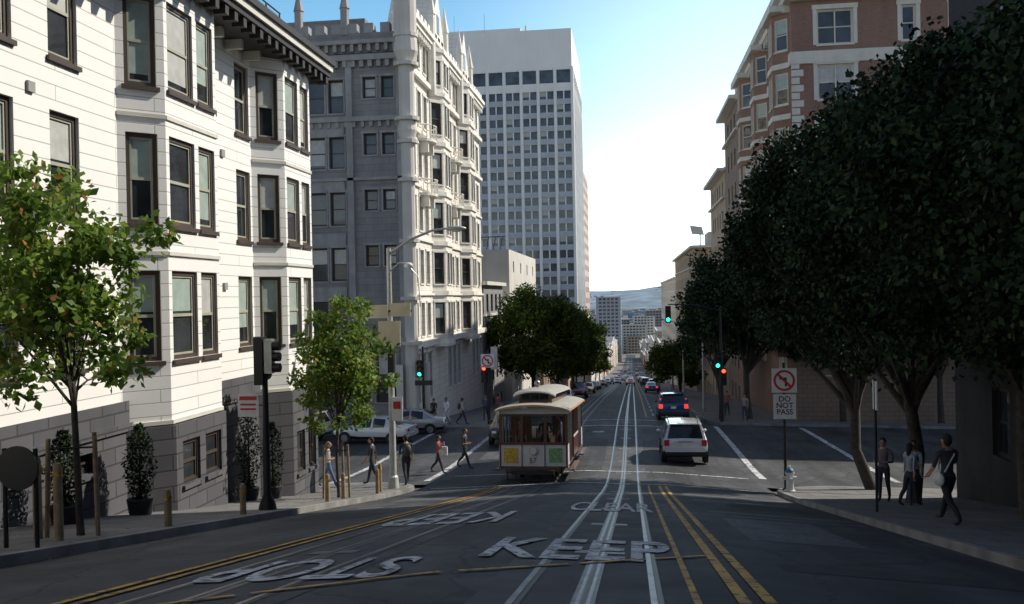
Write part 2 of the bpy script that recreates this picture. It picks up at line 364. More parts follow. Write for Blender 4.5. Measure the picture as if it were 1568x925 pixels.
def window(mb,P,o,m,st,depth):
    u0,u1,z0,z1=o[:4]; D=-depth; rm=st.get('reveal',m)
    mb.quad(P(u0,z0,0),P(u1,z0,0),P(u1,z0,D),P(u0,z0,D),rm); mb.quad(P(u0,z1,D),P(u1,z1,D),P(u1,z1,0),P(u0,z1,0),rm)
    mb.quad(P(u0,z0,0),P(u0,z0,D),P(u0,z1,D),P(u0,z1,0),rm); mb.quad(P(u1,z0,D),P(u1,z0,0),P(u1,z1,0),P(u1,z1,D),rm)
    mb.quad(P(u0,z0,D),P(u1,z0,D),P(u1,z1,D),P(u0,z1,D),st.get('glass',GLASS))
    fr=st.get('frame')
    if not fr: return
    f=st.get('fw',.07); a,b=D+.004,D+.06
    mb.obox(P,u0,u0+f,z0,z1,a,b,fr); mb.obox(P,u1-f,u1,z0,z1,a,b,fr)
    mb.obox(P,u0+f,u1-f,z0,z0+f,a,b,fr); mb.obox(P,u0+f,u1-f,z1-f,z1,a,b,fr)
    s2=st.get('sash',fr); g=.045
    U0,U1,Z0,Z1=u0+f,u1-f,z0+f,z1-f; zm=(Z0+Z1)/2
    mb.obox(P,U0,U1,zm-.035,zm+.035,a,D+.04,s2)
    mb.obox(P,U0,U0+g,Z0,zm-.035,a,D+.034,s2); mb.obox(P,U1-g,U1,Z0,zm-.035,a,D+.034,s2)
    mb.obox(P,U0+g,U1-g,Z0,Z0+g,a,D+.034,s2)
    mb.obox(P,U0,U0+g,zm+.035,Z1,a,D+.038,s2); mb.obox(P,U1-g,U1,zm+.035,Z1,a,D+.038,s2); mb.obox(P,U0+g,U1-g,Z1-g,Z1,a,D+.038,s2)
    if random.random()<st.get('blind',0):
        h=random.choice((.45,.5,.5,.75,.9))*(Z1-Z0); mb.quad(P(U0+g,Z1-h,D+.008),P(U1-g,Z1-h,D+.008),P(U1-g,Z1-g,D+.008),P(U0+g,Z1-g,D+.008),random.choice((BLIND,BLINDW)))
    if st.get('sill'):
        mb.obox(P,u0-.06,u1+.06,z0-.1,z0-.003,-.05,.07,st['sill'])
    if st.get('trim'):
        t=st['trim']; w=st.get('tw',.1)
        mb.obox(P,u0-w,u0-.003,z0,z1,.0,.045,t); mb.obox(P,u1+.003,u1+w,z0,z1,.0,.045,t); mb.obox(P,u0-w-.05,u1+w+.05,z1+.003,z1+w+.05,.0,.075,t)
def bay(mb,p0,p1,u0,u1,dep,side,z0,z1,rows,fops,m,st,sideops=True,topm=None):
    P,L=frame2(p0,p1); xy=lambda u,o:P(u,0,o)[:2]
    a,b,c,e=xy(u0,0),xy(u0+side,dep),xy(u1-side,dep),xy(u1,0)
    Ls=math.hypot(side,dep)
    so=[(.18,Ls-.18,r0,r1) for r0,r1 in rows] if sideops else []
    fo=[(f0,f1,r0,r1) for r0,r1 in rows for f0,f1 in fops]
    wall(mb,a,b,z0,z1,so,m,st,.12); wall(mb,b,c,z0,z1,fo,m,st,.12); wall(mb,c,e,z0,z1,so,m,st,.12)
    for z in (z0,z1): mb.add([(q[0],q[1],z) for q in (a,b,c,e)],[(0,1,2,3)],topm or m)
    return a,b,c,e
# ---- cream apartment building (left, near)
def cream_building():
    mb=MB(); p0=(-11.2,-14.); p1=(-11.2,30.); off=14.; D0=tl(-11,21)
    st=dict(frame=BROWNF,fw=.10,sash=SASH,blind=.8,sill=BROWNF,reveal=CREAM)
    rows=[(-1.45,.6),(1.65,3.7),(4.75,6.8)]
    ops=[]
    for y in (-8,-5,0,3,6.4,9.2,12.4,15.05,17.07,24.4+1.2):
        ops+=[(y+off-.48,y+off+.48,a,b) for a,b in rows]
    wall(mb,p0,p1,-2.9,7.25,ops,SIDING,st,.14)
    st2=dict(frame=DKTRIM,fw=.06,sash=BROWNF,sill=BASEST)
    bops=[(y+off-.5,y+off+.5,max(zt(-11.2,y)-D0+1.0,-4.6) ,-3.2) for y in (9.5,12.5,15.5,17.3)]
    P,L=frame2((-11.1,-14),(-11.1,30.))
    wall(mb,(-11.1,-14),(-11.1,30.),-9,-2.95,bops,BASEST,st2,.25)
    mb.obox(P,0,L,-2.95,-2.78,-.09,.06,BASEST)
    wall(mb,(-11.2,30.),(-28,30.),-9,7.25,[],SIDING); wall(mb,(-28,-14),(-11.2,-14),-9,7.25,[],SIDING)
    mb.quad((-28,-14,7.26),(-11.2,-14,7.26),(-11.2,30.,7.26),(-28,30.,7.26),ROOFM)
    bays=[(5.0,8.9),(18.95,23.05),(26.2,30.)]
    for y0,y1 in bays:
        w=y1-y0-1.5
        fo=[(.15,w*.55-.05),(w*.55+.16,w-.15)]
        bay(mb,p0,p1,y0+off,y1+off,.75,.75,-2.9,7.25,rows,fo,SIDING,st)
        g=zt(-11,y1)-D0+1.25
        bay(mb,(-11.1,-14),(-11.1,30),y0+off-.05,y1+off-(.05 if y1>=30 else -.05),.75,.8,-9,-2.93,[(g,min(g+1.3,-3.35))],[(.3,w*.5-.15),(w*.5+.15,w-.3)],BASEST,st2,sideops=False)
        a=frame2(p0,p1)[0]
        for zz in (-2.9,.95,4.05):
            for q0,q1 in (((y0+off,0),(y0+off+.75,.75)),((y0+off+.75,.75),(y1+off-.75,.75)),((y1+off-.75,.75),(y1+off,0))):
                A=a(q0[0],0,q0[1])[:2];B=a(q1[0],0,q1[1])[:2]; PP,LL=frame2(A,B); mb.obox(PP,0,LL,zz,zz+.09,-.01,.04,CREAM)
    P,L=frame2(p0,p1)
    mb.obox(P,0,L,7.25,7.42,-.3,.85,DKTRIM)
    mb.obox(P,0,L+.1,7.42,7.6,-.3,1.22,DKTRIM); mb.obox(P,0,L+.15,7.6,7.80,-.3,1.3,CREAM); mb.obox(P,0,L+.2,7.80,7.98,-.3,1.38,DKTRIM)
    for u in np.arange(.3,L,.55): mb.obox(P,u,u+.2,7.16,7.417,.855,1.18,DKTRIM)
    for u in np.arange(.3,L,.55): mb.obox(P,u+.28,u+.42,7.30,7.417,.855,.98,CREAM)
    for u in np.arange(.1,L,1.24):
        y=u-off
        if not any(a-.2<y<b+.2 for a,b in bays): mb.obox(P,u,u+.14,6.98,7.247,.0,.5,CREAM)
    for y in np.arange(24,29.9,1.15): mb.tube([(-11.6,y,7.3),(-11.6,y,9.6)],.03,6,DKTRIM)
    mb.tube([(-11.6,24,9.6),(-11.6,29.8,9.6)],.03,6,DKTRIM); mb.quad((-11.6,24,8.1),(-11.6,29.8,8.1),(-11.6,29.8,9.5),(-11.6,24,9.5),CLEAR)
    mb.box(-20,-13.4,18,28.5,7.27,10.4,SIDING); mb.box(-13.38,-13.34,26,27.6,8.2,10,GLASSB)
    for y,z in ((16,3.9),(24.2,3.9),(24.2,.2),(16,6.4),(18.1,.1)): mb.obox(P,y+off-.1,y+off+.1,z,z+.2,0,.06,GREYTR)
    mb.tube([(-11.13,23.5,-2.7),(-11.13,23.5,7.1)],.045,8,CREAM)
    mb.build('cream_apartment_building',(0,0,D0))
cream_building()
# ---- grey castle-like building
def castle():
    mb=MB()
    st=dict(frame=DKTRIM,fw=.07,sash=BROWNF,blind=.35,sill=GREYTR,trim=GREYTR,reveal=GREYST)
    X=-13.7; Y=56.; p0=(-32,Y); p1=(X,Y); U=lambda x:x+32
    ops=[]
    for z0,z1 in ((12.55,13.9),(9.0,10.35),(5.5,6.8),(2.0,3.3)):
        ops+=[(U(-16.5),U(-15.65),z0,z1),(U(-15.3),U(-14.5),z0,z1)]
    for z0,z1 in ((11.7,13.8),(8.2,10.2),(4.6,6.7),(1.1,3.2),(-2.3,-.2)):
        ops+=[(U(-20.2),U(-19.0),z0,z1),(U(-18.75),U(-17.75),z0,z1),(U(-23.5),U(-22.3),z0,z1)]
    for a,b in ((-20.2,-18.6),(-18,-16.6),(-16,-14.6)): ops.append((U(a),U(b),-6.6,-3.4))
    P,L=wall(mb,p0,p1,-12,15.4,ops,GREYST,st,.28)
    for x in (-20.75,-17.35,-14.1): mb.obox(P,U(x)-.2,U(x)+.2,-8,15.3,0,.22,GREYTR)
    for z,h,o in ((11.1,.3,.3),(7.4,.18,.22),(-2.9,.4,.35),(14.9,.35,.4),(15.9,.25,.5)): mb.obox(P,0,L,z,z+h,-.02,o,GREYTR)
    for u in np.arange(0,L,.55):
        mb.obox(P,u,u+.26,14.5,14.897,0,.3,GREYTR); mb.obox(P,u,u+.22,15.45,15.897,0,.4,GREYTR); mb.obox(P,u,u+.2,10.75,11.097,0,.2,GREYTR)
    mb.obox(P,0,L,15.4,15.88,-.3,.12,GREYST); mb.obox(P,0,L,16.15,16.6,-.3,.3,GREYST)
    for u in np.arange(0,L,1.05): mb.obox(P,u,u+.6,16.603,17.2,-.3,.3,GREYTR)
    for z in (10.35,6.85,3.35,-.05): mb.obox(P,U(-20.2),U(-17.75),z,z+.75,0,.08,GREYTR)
    for x in (-20.5,-17.5):
        mb.tube([(x,Y-.2,16.5),(x,Y-.2,18.2)],.28,8,GREYTR); mb.tube([(x,Y-.2,18.2),(x,Y-.2,19.6)],[.34,.02],8,GREYTR)
    mb.sub={GREYST:SUNLITST,GREYTR:SUNLITTR}  # side wall takes the sunlit copies of the front's stone and trim
    q0=(X,Y); q1=(X,84.)
    ops=[]
    rows=[(11.4,13.6),(7.9,10.1),(4.4,6.6),(.9,3.1),(-2.6,-.4)]
    for u in (1.6,3.4,5.2,12.2,14.0,15.8,22.8,24.6,26.4):
        ops+=[(u-.5,u+.5,a,b) for a,b in rows]; ops.append((u-.45,u+.45,15.2,17.0)); ops.append((u-.6,u+.6,-6.9,-3.7))
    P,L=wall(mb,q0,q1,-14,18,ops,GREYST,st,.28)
    for u0 in (6.6,17.2):
        bay(mb,q0,q1,u0,u0+4.3,.8,1.0,-3.2,17.2,rows+[(14.9,16.6)],[(.35,1.05),(1.25,1.95)],GREYST,st)
        for z in (-3.5,.1,3.6,7.1,10.6,14.1,17.2):
            A=[P(u0,0,0)[:2],P(u0+1,0,.8)[:2],P(u0+3.3,0,.8)[:2],P(u0+4.3,0,0)[:2]]
            for i in range(3):
                PP,LL=frame2(A[i],A[i+1]); mb.obox(PP,0,LL,z,z+.3,-.01,.12,GREYTR)
        a=P(u0-.1,18.4,.3);b=P(u0+4.4,18.4,.3);c=P(u0+2.15,22.,.3)
        a2=P(u0-.1,18.4,-3);b2=P(u0+4.4,18.4,-3);c2=P(u0+2.15,22.,-3)
        mb.add([a,b,c,a2,b2,c2],[(0,1,2),(5,4,3),(0,2,5,3),(1,4,5,2)],GREYST)
        mb.obox(P,u0+1.75,u0+2.55,18.9,20.2,.3,.33,GLASS)
        for uu in (u0-.2,u0+4.5):
            q=P(uu,0,.3); mb.tube([(q[0],q[1],14),(q[0],q[1],19.6)],.3,8,GREYTR); mb.tube([(q[0],q[1],19.6),(q[0],q[1],21.6)],[.36,.02],8,GREYTR)
    for z,h,o in ((10.7,.25,.25),(14.3,.3,.3),(-3.3,.4,.4),(17.4,.3,.45),(17.7,.3,.6),(7.2,.15,.15),(3.7,.15,.15),(.1,.15,.15)): mb.obox(P,0,L,z,z+h,-.02,o,GREYTR)
    for u in np.arange(.2,L,.6): mb.obox(P,u,u+.28,17.0,17.397,0,.35,GREYTR)
    for u in np.arange(0,L,1.1): mb.obox(P,u,u+.65,18.003,18.7,-.3,.3,GREYTR)
    for u in (1.6,3.4,5.2,12.2,14.,15.8,22.8,24.6,26.4):
        pr=None
        for k in range(9):
            a=math.pi*k/8; c=P(u-.72*math.cos(a),-3.75+.72*math.sin(a),.1)
            if pr: mb.tube([pr,c],.09,6,GREYTR)
            pr=c
    for u,z in ((4.3,10.5),(4.3,6.9),(14,10.5),(14,7.0)):
        vs=[P(u+1.3*math.cos(math.pi*k/10),0,.95*math.sin(math.pi*k/10))[:2] for k in range(11)]
        mb.poly(vs[::-1],z-.18,z,GREYTR)
        for k in range(11): mb.tube([(*vs[k],z),(*vs[k],z+.9)],.03,5,GREYTR)
        mb.tube([(*v,z+.9) for v in vs],.05,6,GREYTR)
        mb.obox(P,u-.9,u-.65,z-.9,z-.185,0,.6,GREYTR); mb.obox(P,u+.65,u+.9,z-.9,z-.185,0,.6,GREYTR)
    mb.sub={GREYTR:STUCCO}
    t=(X+.05,Y-.05)
    mb.tube([(*t,-9),(*t,9.6),(*t,10.4),(*t,11.0),(*t,14.6),(*t,15.3),(*t,16.2),(*t,18.6)],[.42,.42,.62,.5,.5,.78,.72,.72],14,GREYTR)
    for k in range(7):
        a=2*math.pi*k/7; mb.box(t[0]+.62*math.cos(a)-.15,t[0]+.62*math.cos(a)+.15,t[1]+.62*math.sin(a)-.15,t[1]+.62*math.sin(a)+.15,18.6,19.2,GREYTR)
    mb.tube([(*t,18.6),(*t,22.5)],[.5,.03],10,GREYST)
    for z in (9.6,11,14.4,16.2,7.2,3.4,-.2,-3): mb.tube([(*t,z),(*t,z+.22)],.66 if z<11 else .8,14,GREYTR)
    mb.tube([(X-.6,Y-.7,-8.6),(X-.6,Y-.7,-4.2)],.22,10,GREYTR); mb.tube([(X+.75,Y+.9,-8.6),(X+.75,Y+.9,-4.2)],.22,10,GREYTR)
    mb.sub={}
    mb.quad((-32,Y,15.39),(X,Y,15.39),(X,84,17.9),(-32,84,17.9),ROOFM)
    wall(mb,(X,84),(-32,84),-14,18,[],GREYST)
    mb.box(-31,-18,62,80,15.5,19.5,GREYST)
    mb.build('grey_stone_apartment_house',(0,0,tl(-15,60)))
castle()
def gen(name,x0,x1,y0,y1,zb,zt_,m,pitch=3.4,ww=1.3,wh=1.7,sp=2.8,st=None,corn=None,cm=None):
    d0=tl(x1 if x1<0 else x0,y0); zb+=d0-1; zt_+=d0
    mb=MB(); st=st or dict(glass=GLASS); cm=cm or CREAM
    def mk(L):
        o=[]; n=max(1,int((L-1)/sp)); s=(L-n*sp)/2
        z=zt_-1.2-wh
        while z>zb+1:
            for i in range(n): o.append((s+i*sp+sp/2-ww/2,s+i*sp+sp/2+ww/2,z,z+wh))
            z-=pitch
        return o
    seq=[((x0,y0),(x1,y0)),((x1,y0),(x1,y1)),((x1,y1),(x0,y1)),((x0,y1),(x0,y0))]
    for i,(a,b) in enumerate(seq):
        L=math.hypot(b[0]-a[0],b[1]-a[1]); vis=(i==0) or (i==1 and x1<0) or (i==3 and x0>0)
        P,L=wall(mb,a,b,zb,zt_,mk(L) if vis else [],m,st,.2)
        if corn and vis: mb.obox(P,-.2,L+.2,zt_-.35,zt_,-.05,corn,cm); mb.obox(P,-.1,L+.1,zt_-3.3,zt_-3.1,-.05,corn*.4,cm)
    mb.quad((x0,y0,zt_-.01),(x1,y0,zt_-.01),(x1,y1,zt_-.01),(x0,y1,zt_-.01),ROOFM)
    return mb
def tower():
    mb=MB(); x0,x1,y0,y1=-58,-13,200,236; top=58.5; zb=-20
    st=dict(glass=GLASSB,reveal=TOWERW)
    def ops(L):
        o=[]; n=int(L/3.75); s=(L-n*3.75)/2
        for i in range(n):
            u=s+i*3.75
            o.append((u+.35,u+3.4,46.7,49.6))
            z=43.2
            while z>zb:
                o.append((u+.35,u+1.75,z,z+1.75)); o.append((u+2.0,u+3.4,z,z+1.75)); z-=2.9
        return o
    for i,(a,b) in enumerate((((x0,y0),(x1,y0)),((x1,y0),(x1,y1)),((x1,y1),(x0,y1)),((x0,y1),(x0,y0)))):
        L=math.hypot(b[0]-a[0],b[1]-a[1]); P,L=wall(mb,a,b,zb,top,ops(L) if i<2 else [],TOWERW,st,.45)
        if i<2:
            n=int(L/3.75); s=(L-n*3.75)/2; z=43.2
            while z>zb:
                for k in range(n):
                    mb.obox(P,s+k*3.75+.35,s+k*3.75+3.4,z-1.1,z-.03,-.02,.06,SPAN)
                    if random.random()<.3: mb.quad(P(s+k*3.75+.4,z+.7,-.43),P(s+k*3.75+1.7,z+.7,-.43),P(s+k*3.75+1.7,z+1.74,-.43),P(s+k*3.75+.4,z+1.74,-.43),BLINDW)
                z-=2.9
            for k in range(n+1): mb.obox(P,s+k*3.75-.25,s+k*3.75+.25,-20,50.2,-.02,.35,TOWERW)
    mb.quad((x0,y0,top),(x1,y0,top),(x1,y1,top),(x0,y1,top),ROOFM)
    mb.box(-45,-25,208,228,top,top+3,TOWERW); mb.tube([(-24,210,top),(-24,210,top+4)],.3,8,TOWERW)
    for x in (-40,-33): mb.tube([(x,206,top),(x,206,top+6)],.06,5,GALV)
    mb.build('office_tower',(1.2,0,0))
tower()
PINK=mat('pink_concrete',(.5,.38,.33),.8)
gen('x',-40,-12.0,242,272,-30,34,PINK,sp=3.2,pitch=3,wh=1.5).build('residential_tower')
def lowb():
    mb=gen('l',-30,-13.5,102,131,-14,5.4,STUCCO,pitch=4,ww=.9,wh=1.3,sp=7); q=5.4+tl(-13.5,102)
    for x in np.arange(-29,-14,.8): mb.tube([(x,103,q),(x+.3,103,q+1.5)],.05,5,DKTRIM)
    mb.tube([(-29,103,q+1.5),(-14,103,q+1.5)],.06,5,DKTRIM)
    mb.box(-28,-20,106,116,q+.01,q+2.6,BROWNST)
    mb.add([(-19,98,-12),(-12.9,98,-12),(-12.9,98,-1),(-19,98,-1),(-16,98,.8),(-19,101.9,-12),(-12.9,101.9,-12),(-12.9,101.9,-1),(-19,101.9,-1),(-16,101.9,.8)],[(0,1,2,4,3),(1,6,7,2),(2,7,9,4),(4,9,8,3),(5,8,9,7,6)],STUCCO)
    mb.build('stucco_building')
lowb()
gen('g',-30,-13.6,84.3,97,-14,1.5,GREYST,corn=.4,st=dict(glass=GLASS,frame=DKTRIM)).build('grey_rowhouse')
gen('g',-30,-13,135,195,-20,-4,TANST,corn=.3).build('tan_rowhouse')
# ---- brick building right far corner
def brickb():
    st=dict(frame=CREAM,fw=.08,sash=CREAM,blind=.5,sill=CREAM,trim=CREAM,tw=.25,reveal=CREAM)
    stb=dict(frame=CREAM,fw=.06,sash=CREAM,blind=.5,sill=CREAM,reveal=CREAM)
    mb=MB(); X=10.5; Y=62.
    ops=[]
    zr=[16.5-3.6*k for k in range(7)]
    for z in zr:
        for x,w in ((12.1,2.3),(17.4,.9),(20.5,2.3),(25,.9),(28,2.3)): ops.append((x-X,x-X+w,z,z+2.3))
    P,L=wall(mb,(X,Y),(36,Y),-10,23,ops,BRICK,st,.2)
    for z,h,o in ((15.3,.8,.12),(19.4,.6,.5),(20.0,.4,.8),(22.6,.5,.3),(-3,.5,.2)): mb.obox(P,-o,L,z,z+h,-.05,o,CREAM)
    for u in np.arange(0,L,.5): mb.obox(P,u,u+.2,20.4,22.5,.05,.25,CREAM)
    for i,z in enumerate(np.arange(-2,15.2,.5)): mb.obox(P,-.06,.7 if i%2 else .45,z,z+.42,-.02,.06,CREAM)
    mb.obox(P,-.05,L,-9.5,-3.003,.0,.06,BROWNST)
    for z in zr:
        for u in (1.6+1.15,10+1.15,17.5+1.15): mb.obox(P,u-.045,u+.045,z+.09,z+2.2,-.13,-.09,CREAM)
    ops=[]
    for z in zr:
        for u in (1.2,3.,11.,12.7,21,22.8): ops.append((u,u+1.,z,z+2.1))
    P,L=wall(mb,(X,90),(X,Y),-10,20,ops,BRICK,st,.2)
    for u0 in (5.,14.,23.5):
        bay(mb,(X,90),(X,Y),u0,u0+3.8,1.0,.9,-4,19.0,[(z,z+2.1) for z in zr[:-1]],[(.3,.9),(1.1,1.7)],BRICK,stb)
        mb.obox(P,u0-.1,u0+3.9,19.0,19.4,-.02,1.3,CREAM)
        for z in (15.3,11.9,8.3,4.7,1.1):
            A=[P(u0,0,0)[:2],P(u0+.9,0,1.)[:2],P(u0+2.9,0,1.)[:2],P(u0+3.8,0,0)[:2]]
            for i in range(3):
                PP,LL=frame2(A[i],A[i+1]); mb.obox(PP,0,LL,z,z+.35,-.01,.07,CREAM)
    for z,h,o in ((15.3,.8,.12),(19.4,.5,.5),(19.9,.5,.9)): mb.obox(P,0,L,z,z+h,-.05,o,CREAM)
    for u in np.arange(0,L,.8): mb.obox(P,u,u+.3,18.9,19.397,0,.45,CREAM)
    mb.obox(P,0,L,20.4,20.8,-.3,.5,GREYTR)
    wall(mb,(36,Y),(36,90),-10,20,[],BRICK); wall(mb,(36,90),(X,90),-10,20,[],BRICK)
    mb.quad((X+.3,Y+.3,19.95),(36,Y,19.95),(36,90,19.95),(X+.3,90,19.95),ROOFM)
    mb.build('added_shade_block',(.3,0,tl(12,62)))
brickb()
gen('a',10.6,30,90.2,103,-14,19.5,BROWNST,corn=.9,sp=3,ww=1.2).build('stone_apartment_house')
gen('a',10.6,30,103.3,122,-16,14.3,TANST,corn=.9,sp=3,ww=1.2).build('stone_apartment_house')
gen('a',10.6,30,123,138,-16,3,TANST,corn=.5).build('tan_rowhouse')
mb=gen('a',9.6,34,140,200,-24,7.8,TANST,corn=.6,sp=4,ww=1.1); q=tl(9.6,140)
mb.box(12,20,143,150,7.8+q,10+q,STUCCO); mb.tube([(10.6,141,7.8+q),(10.6,141,9.6+q)],.1,6,GALV); mb.add([(a,b,c+q) for a,b,c in [(9.4,141,9.6),(11.2,141,9.4),(10.9,141,10.6),(9.1,141,10.9),(9.4,141.3,9.6),(11.2,141.3,9.4),(10.9,141.3,10.6),(9.1,141.3,10.9)]],[(0,1,2,3),(7,6,5,4),(0,4,5,1),(1,5,6,2),(2,6,7,3),(3,7,4,0)],GALV)
mb.build('tan_hotel')
gen('a',9.8,34,205,300,-34,4.5,STUCCO,corn=.4,sp=4.2).build('stucco_building')
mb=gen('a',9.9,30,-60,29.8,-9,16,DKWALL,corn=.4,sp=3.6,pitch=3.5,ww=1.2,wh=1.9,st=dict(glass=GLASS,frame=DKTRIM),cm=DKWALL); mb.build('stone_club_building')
gen('a',36.8,60,62,100,-10,27,TANST,sp=3.5).build('added_shade_block')  # unseen block, added to stop sun through the cross-street gap
fm=[STUCCO,TANST,GREYTR,CREAM,PINK,BRICK]
for s in (-1,1):
    y=305 if s>0 else 275
    while y<1150:
        w=random.uniform(22,55); d=random.uniform(25,60); base=praw(y); h=random.uniform(9,22)
        xa=10 if s>0 else -13.5
        x0,x1=(xa,xa+w) if s>0 else (xa-w,xa)
        gen('f',x0,x1,y,y+d,base-12,base+h,random.choice(fm),sp=random.choice((3.5,4.5)),pitch=3.6,corn=.4).build('city_building')
        y+=d+random.choice((1,1,14))
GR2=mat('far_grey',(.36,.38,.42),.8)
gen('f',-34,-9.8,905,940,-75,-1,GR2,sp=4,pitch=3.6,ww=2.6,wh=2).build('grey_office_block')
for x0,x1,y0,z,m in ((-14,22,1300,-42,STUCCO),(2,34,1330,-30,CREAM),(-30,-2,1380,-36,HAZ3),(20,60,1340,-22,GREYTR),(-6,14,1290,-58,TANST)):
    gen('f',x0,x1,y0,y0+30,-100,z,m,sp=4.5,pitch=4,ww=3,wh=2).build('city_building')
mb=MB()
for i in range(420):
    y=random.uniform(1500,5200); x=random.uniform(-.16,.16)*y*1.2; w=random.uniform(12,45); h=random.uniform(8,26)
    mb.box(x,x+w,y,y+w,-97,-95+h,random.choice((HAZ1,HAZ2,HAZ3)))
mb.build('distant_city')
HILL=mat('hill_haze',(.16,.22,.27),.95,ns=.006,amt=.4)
nx,ny=120,14; vs=[];fs=[]
from mathutils import noise
for j in range(ny):
    for i in range(nx):
        x=-9000+18000*i/(nx-1); y=6500+j*350; t=math.sin(math.pi*min(1,j/(ny-1)*1.0))
        h=(150+90*noise.noise(Vector((x/1400,j*.13,0)))+35*noise.noise(Vector((x/350,j*.4,3))))*t
        vs.append((x,y,-97+h))
for j in range(ny-1):
    for i in range(nx-1): fs.append((j*nx+i,j*nx+i+1,(j+1)*nx+i+1,(j+1)*nx+i))
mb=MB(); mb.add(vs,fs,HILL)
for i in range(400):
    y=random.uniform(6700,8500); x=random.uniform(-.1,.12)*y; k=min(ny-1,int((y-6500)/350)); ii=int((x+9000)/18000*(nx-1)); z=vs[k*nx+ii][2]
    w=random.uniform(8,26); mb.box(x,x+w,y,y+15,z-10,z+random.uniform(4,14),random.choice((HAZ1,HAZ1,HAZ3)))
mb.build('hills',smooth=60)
# ---------------------------------------------------------------- trees
def leafmesh(name,pts,outs,size,m,parent):
    n=len(pts); d=rng.normal(size=(n,3))+outs*.5; d[:,2]-=.35; d/=np.linalg.norm(d,axis=1)[:,None]
    nn=rng.normal(size=(n,3))+outs*.9+np.array([0,0,.7]); s=np.cross(d,nn); s/=np.linalg.norm(s,axis=1)[:,None]
    L=(size*rng.uniform(.65,1.35,n))[:,None]
    up=np.cross(s,d)
    v=np.empty((n,4,3)); v[:,0]=pts; v[:,1]=pts+d*L*.5+s*L*.33+up*L*.06; v[:,2]=pts+d*L; v[:,3]=pts+d*L*.5-s*L*.33+up*L*.06
    me=bpy.data.meshes.new(name); me.vertices.add(4*n); me.vertices.foreach_set('co',v.ravel())
    me.loops.add(4*n); me.loops.foreach_set('vertex_index',np.arange(4*n,dtype=np.int32))
    me.polygons.add(n); me.polygons.foreach_set('loop_start',np.arange(0,4*n,4,dtype=np.int32))
    me.materials.append(m); me.update(calc_edges=True); me.validate()
    o=bpy.data.objects.new(name,me); sc.collection.objects.link(o); o.parent=parent; return o
def tree(name,base,top,rt,cc,cr,ncl,nl,ls,m,crad=.26,limbs=14,inner=.35,bend=.3,stakes=False,zflat=.8,pw=.45,lumpy=.3,zmin=-.75):
    bx,by=base; bz=zt(bx,by)+.1; dz=tl(bx,by); top+=dz; cc=(cc[0],cc[1],cc[2]+dz)
    B=Vector((bx,by,bz-.15)); C=Vector(cc); Tt=Vector((bx+(cc[0]-bx)*.3,by+(cc[1]-by)*.3,top))
    mb=MB(); mid=(B+Tt)/2+Vector((random.uniform(-bend,bend)*.4,random.uniform(-bend,bend)*.4,0))
    mb.tube([B,B+Vector((0,0,.25)),mid,Tt],[rt*1.5,rt*1.05,rt*.9,rt*.8],9,BARK)
    cr=Vector(cr); cl=[]
    for i in range(ncl):
        while True:
            d=Vector(rng.normal(size=3)); d.normalize(); k=(inner+(1-inner)*random.random()**pw)
            p=Vector((d.x*cr.x*k,d.y*cr.y*k,d.z*cr.z*k))
            if d.z>zmin: break
        lump=1+lumpy*noise.noise(Vector((d.x*1.8+cc[0],d.y*1.8+cc[1],d.z*1.8)))
        cl.append((C+p*lump*.87,crad*min(cr)*random.uniform(.6,1.35)))
    for i in range(limbs):
        e,_=cl[i%ncl]; a=Tt-(Tt-mid)*random.uniform(0,.35); m1=a+(e-a)*.5+Vector((random.uniform(-1,1),random.uniform(-1,1),random.uniform(-.3,.6)))*.12*min(cr)
        mb.tube([a,m1,e],[rt*.5,rt*.28,rt*.07],6,BARK)
        for j in range(2):
            e2=cl[random.randrange(ncl)][0]
            if (e2-m1).length<min(cr)*1.3: mb.tube([m1,(m1+e2)/2+Vector((0,0,.08*cr.z)),e2],[rt*.22,rt*.13,rt*.04],5,BARK)
    if stakes:
        for dx,dy in ((-.35,-.3),(.35,-.1),(0,.45)):
            mb.tube([(bx+dx,by+dy,bz-.1),(bx+dx*.9,by+dy*.9,bz+1.55)],.035,8,STAKE)
        mb.tube([(bx-.33,by-.28,bz+1.4),(bx+.33,by-.1,bz+1.4)],.015,5,BLACKM)
    o=mb.build(name,smooth=50)
    P=[];O=[]
    for c,r in cl:
        k=int(nl*random.uniform(.6,1.4)); d=rng.normal(size=(k,3)); d/=np.linalg.norm(d,axis=1)[:,None]
        rr=r*(rng.random(k)**.45)[:,None]*1.05; q=d*rr; q[:,2]*=zflat; P.append(np.array(c)+q); O.append(d)
    leafmesh('foliage',np.concatenate(P),np.concatenate(O),ls,m,o)
    return o
tree('young_street_tree',(-8.35,12.9),-1.3,.055,(-8.6,12.9,.15),(1.55,1.6,2.45),105,85,.135,LEAFY,.22,16,.1,.1,True,pw=.6,lumpy=.6)
tree('young_street_tree',(-8.3,25.0),-3.4,.05,(-8.3,25.1,-2.0),(1.6,1.6,2.4),100,85,.13,LEAFY,.22,16,.1,.1,True,pw=.6,lumpy=.7)
FI='ficus_tree'
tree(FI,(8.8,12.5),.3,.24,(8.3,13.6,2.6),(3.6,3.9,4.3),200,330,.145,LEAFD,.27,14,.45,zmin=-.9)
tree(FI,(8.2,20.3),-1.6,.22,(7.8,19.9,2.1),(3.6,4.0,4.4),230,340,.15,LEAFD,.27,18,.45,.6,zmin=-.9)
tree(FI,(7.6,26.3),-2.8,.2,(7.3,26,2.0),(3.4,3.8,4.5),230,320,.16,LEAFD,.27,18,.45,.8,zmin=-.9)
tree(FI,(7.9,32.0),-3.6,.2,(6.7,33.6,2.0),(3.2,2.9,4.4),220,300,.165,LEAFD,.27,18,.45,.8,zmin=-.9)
tree(FI,(7.6,61.5),-4.6,.2,(7.2,62,-.2),(4.1,3.8,4.6),130,220,.25,LEAFD,.28,14,.4)
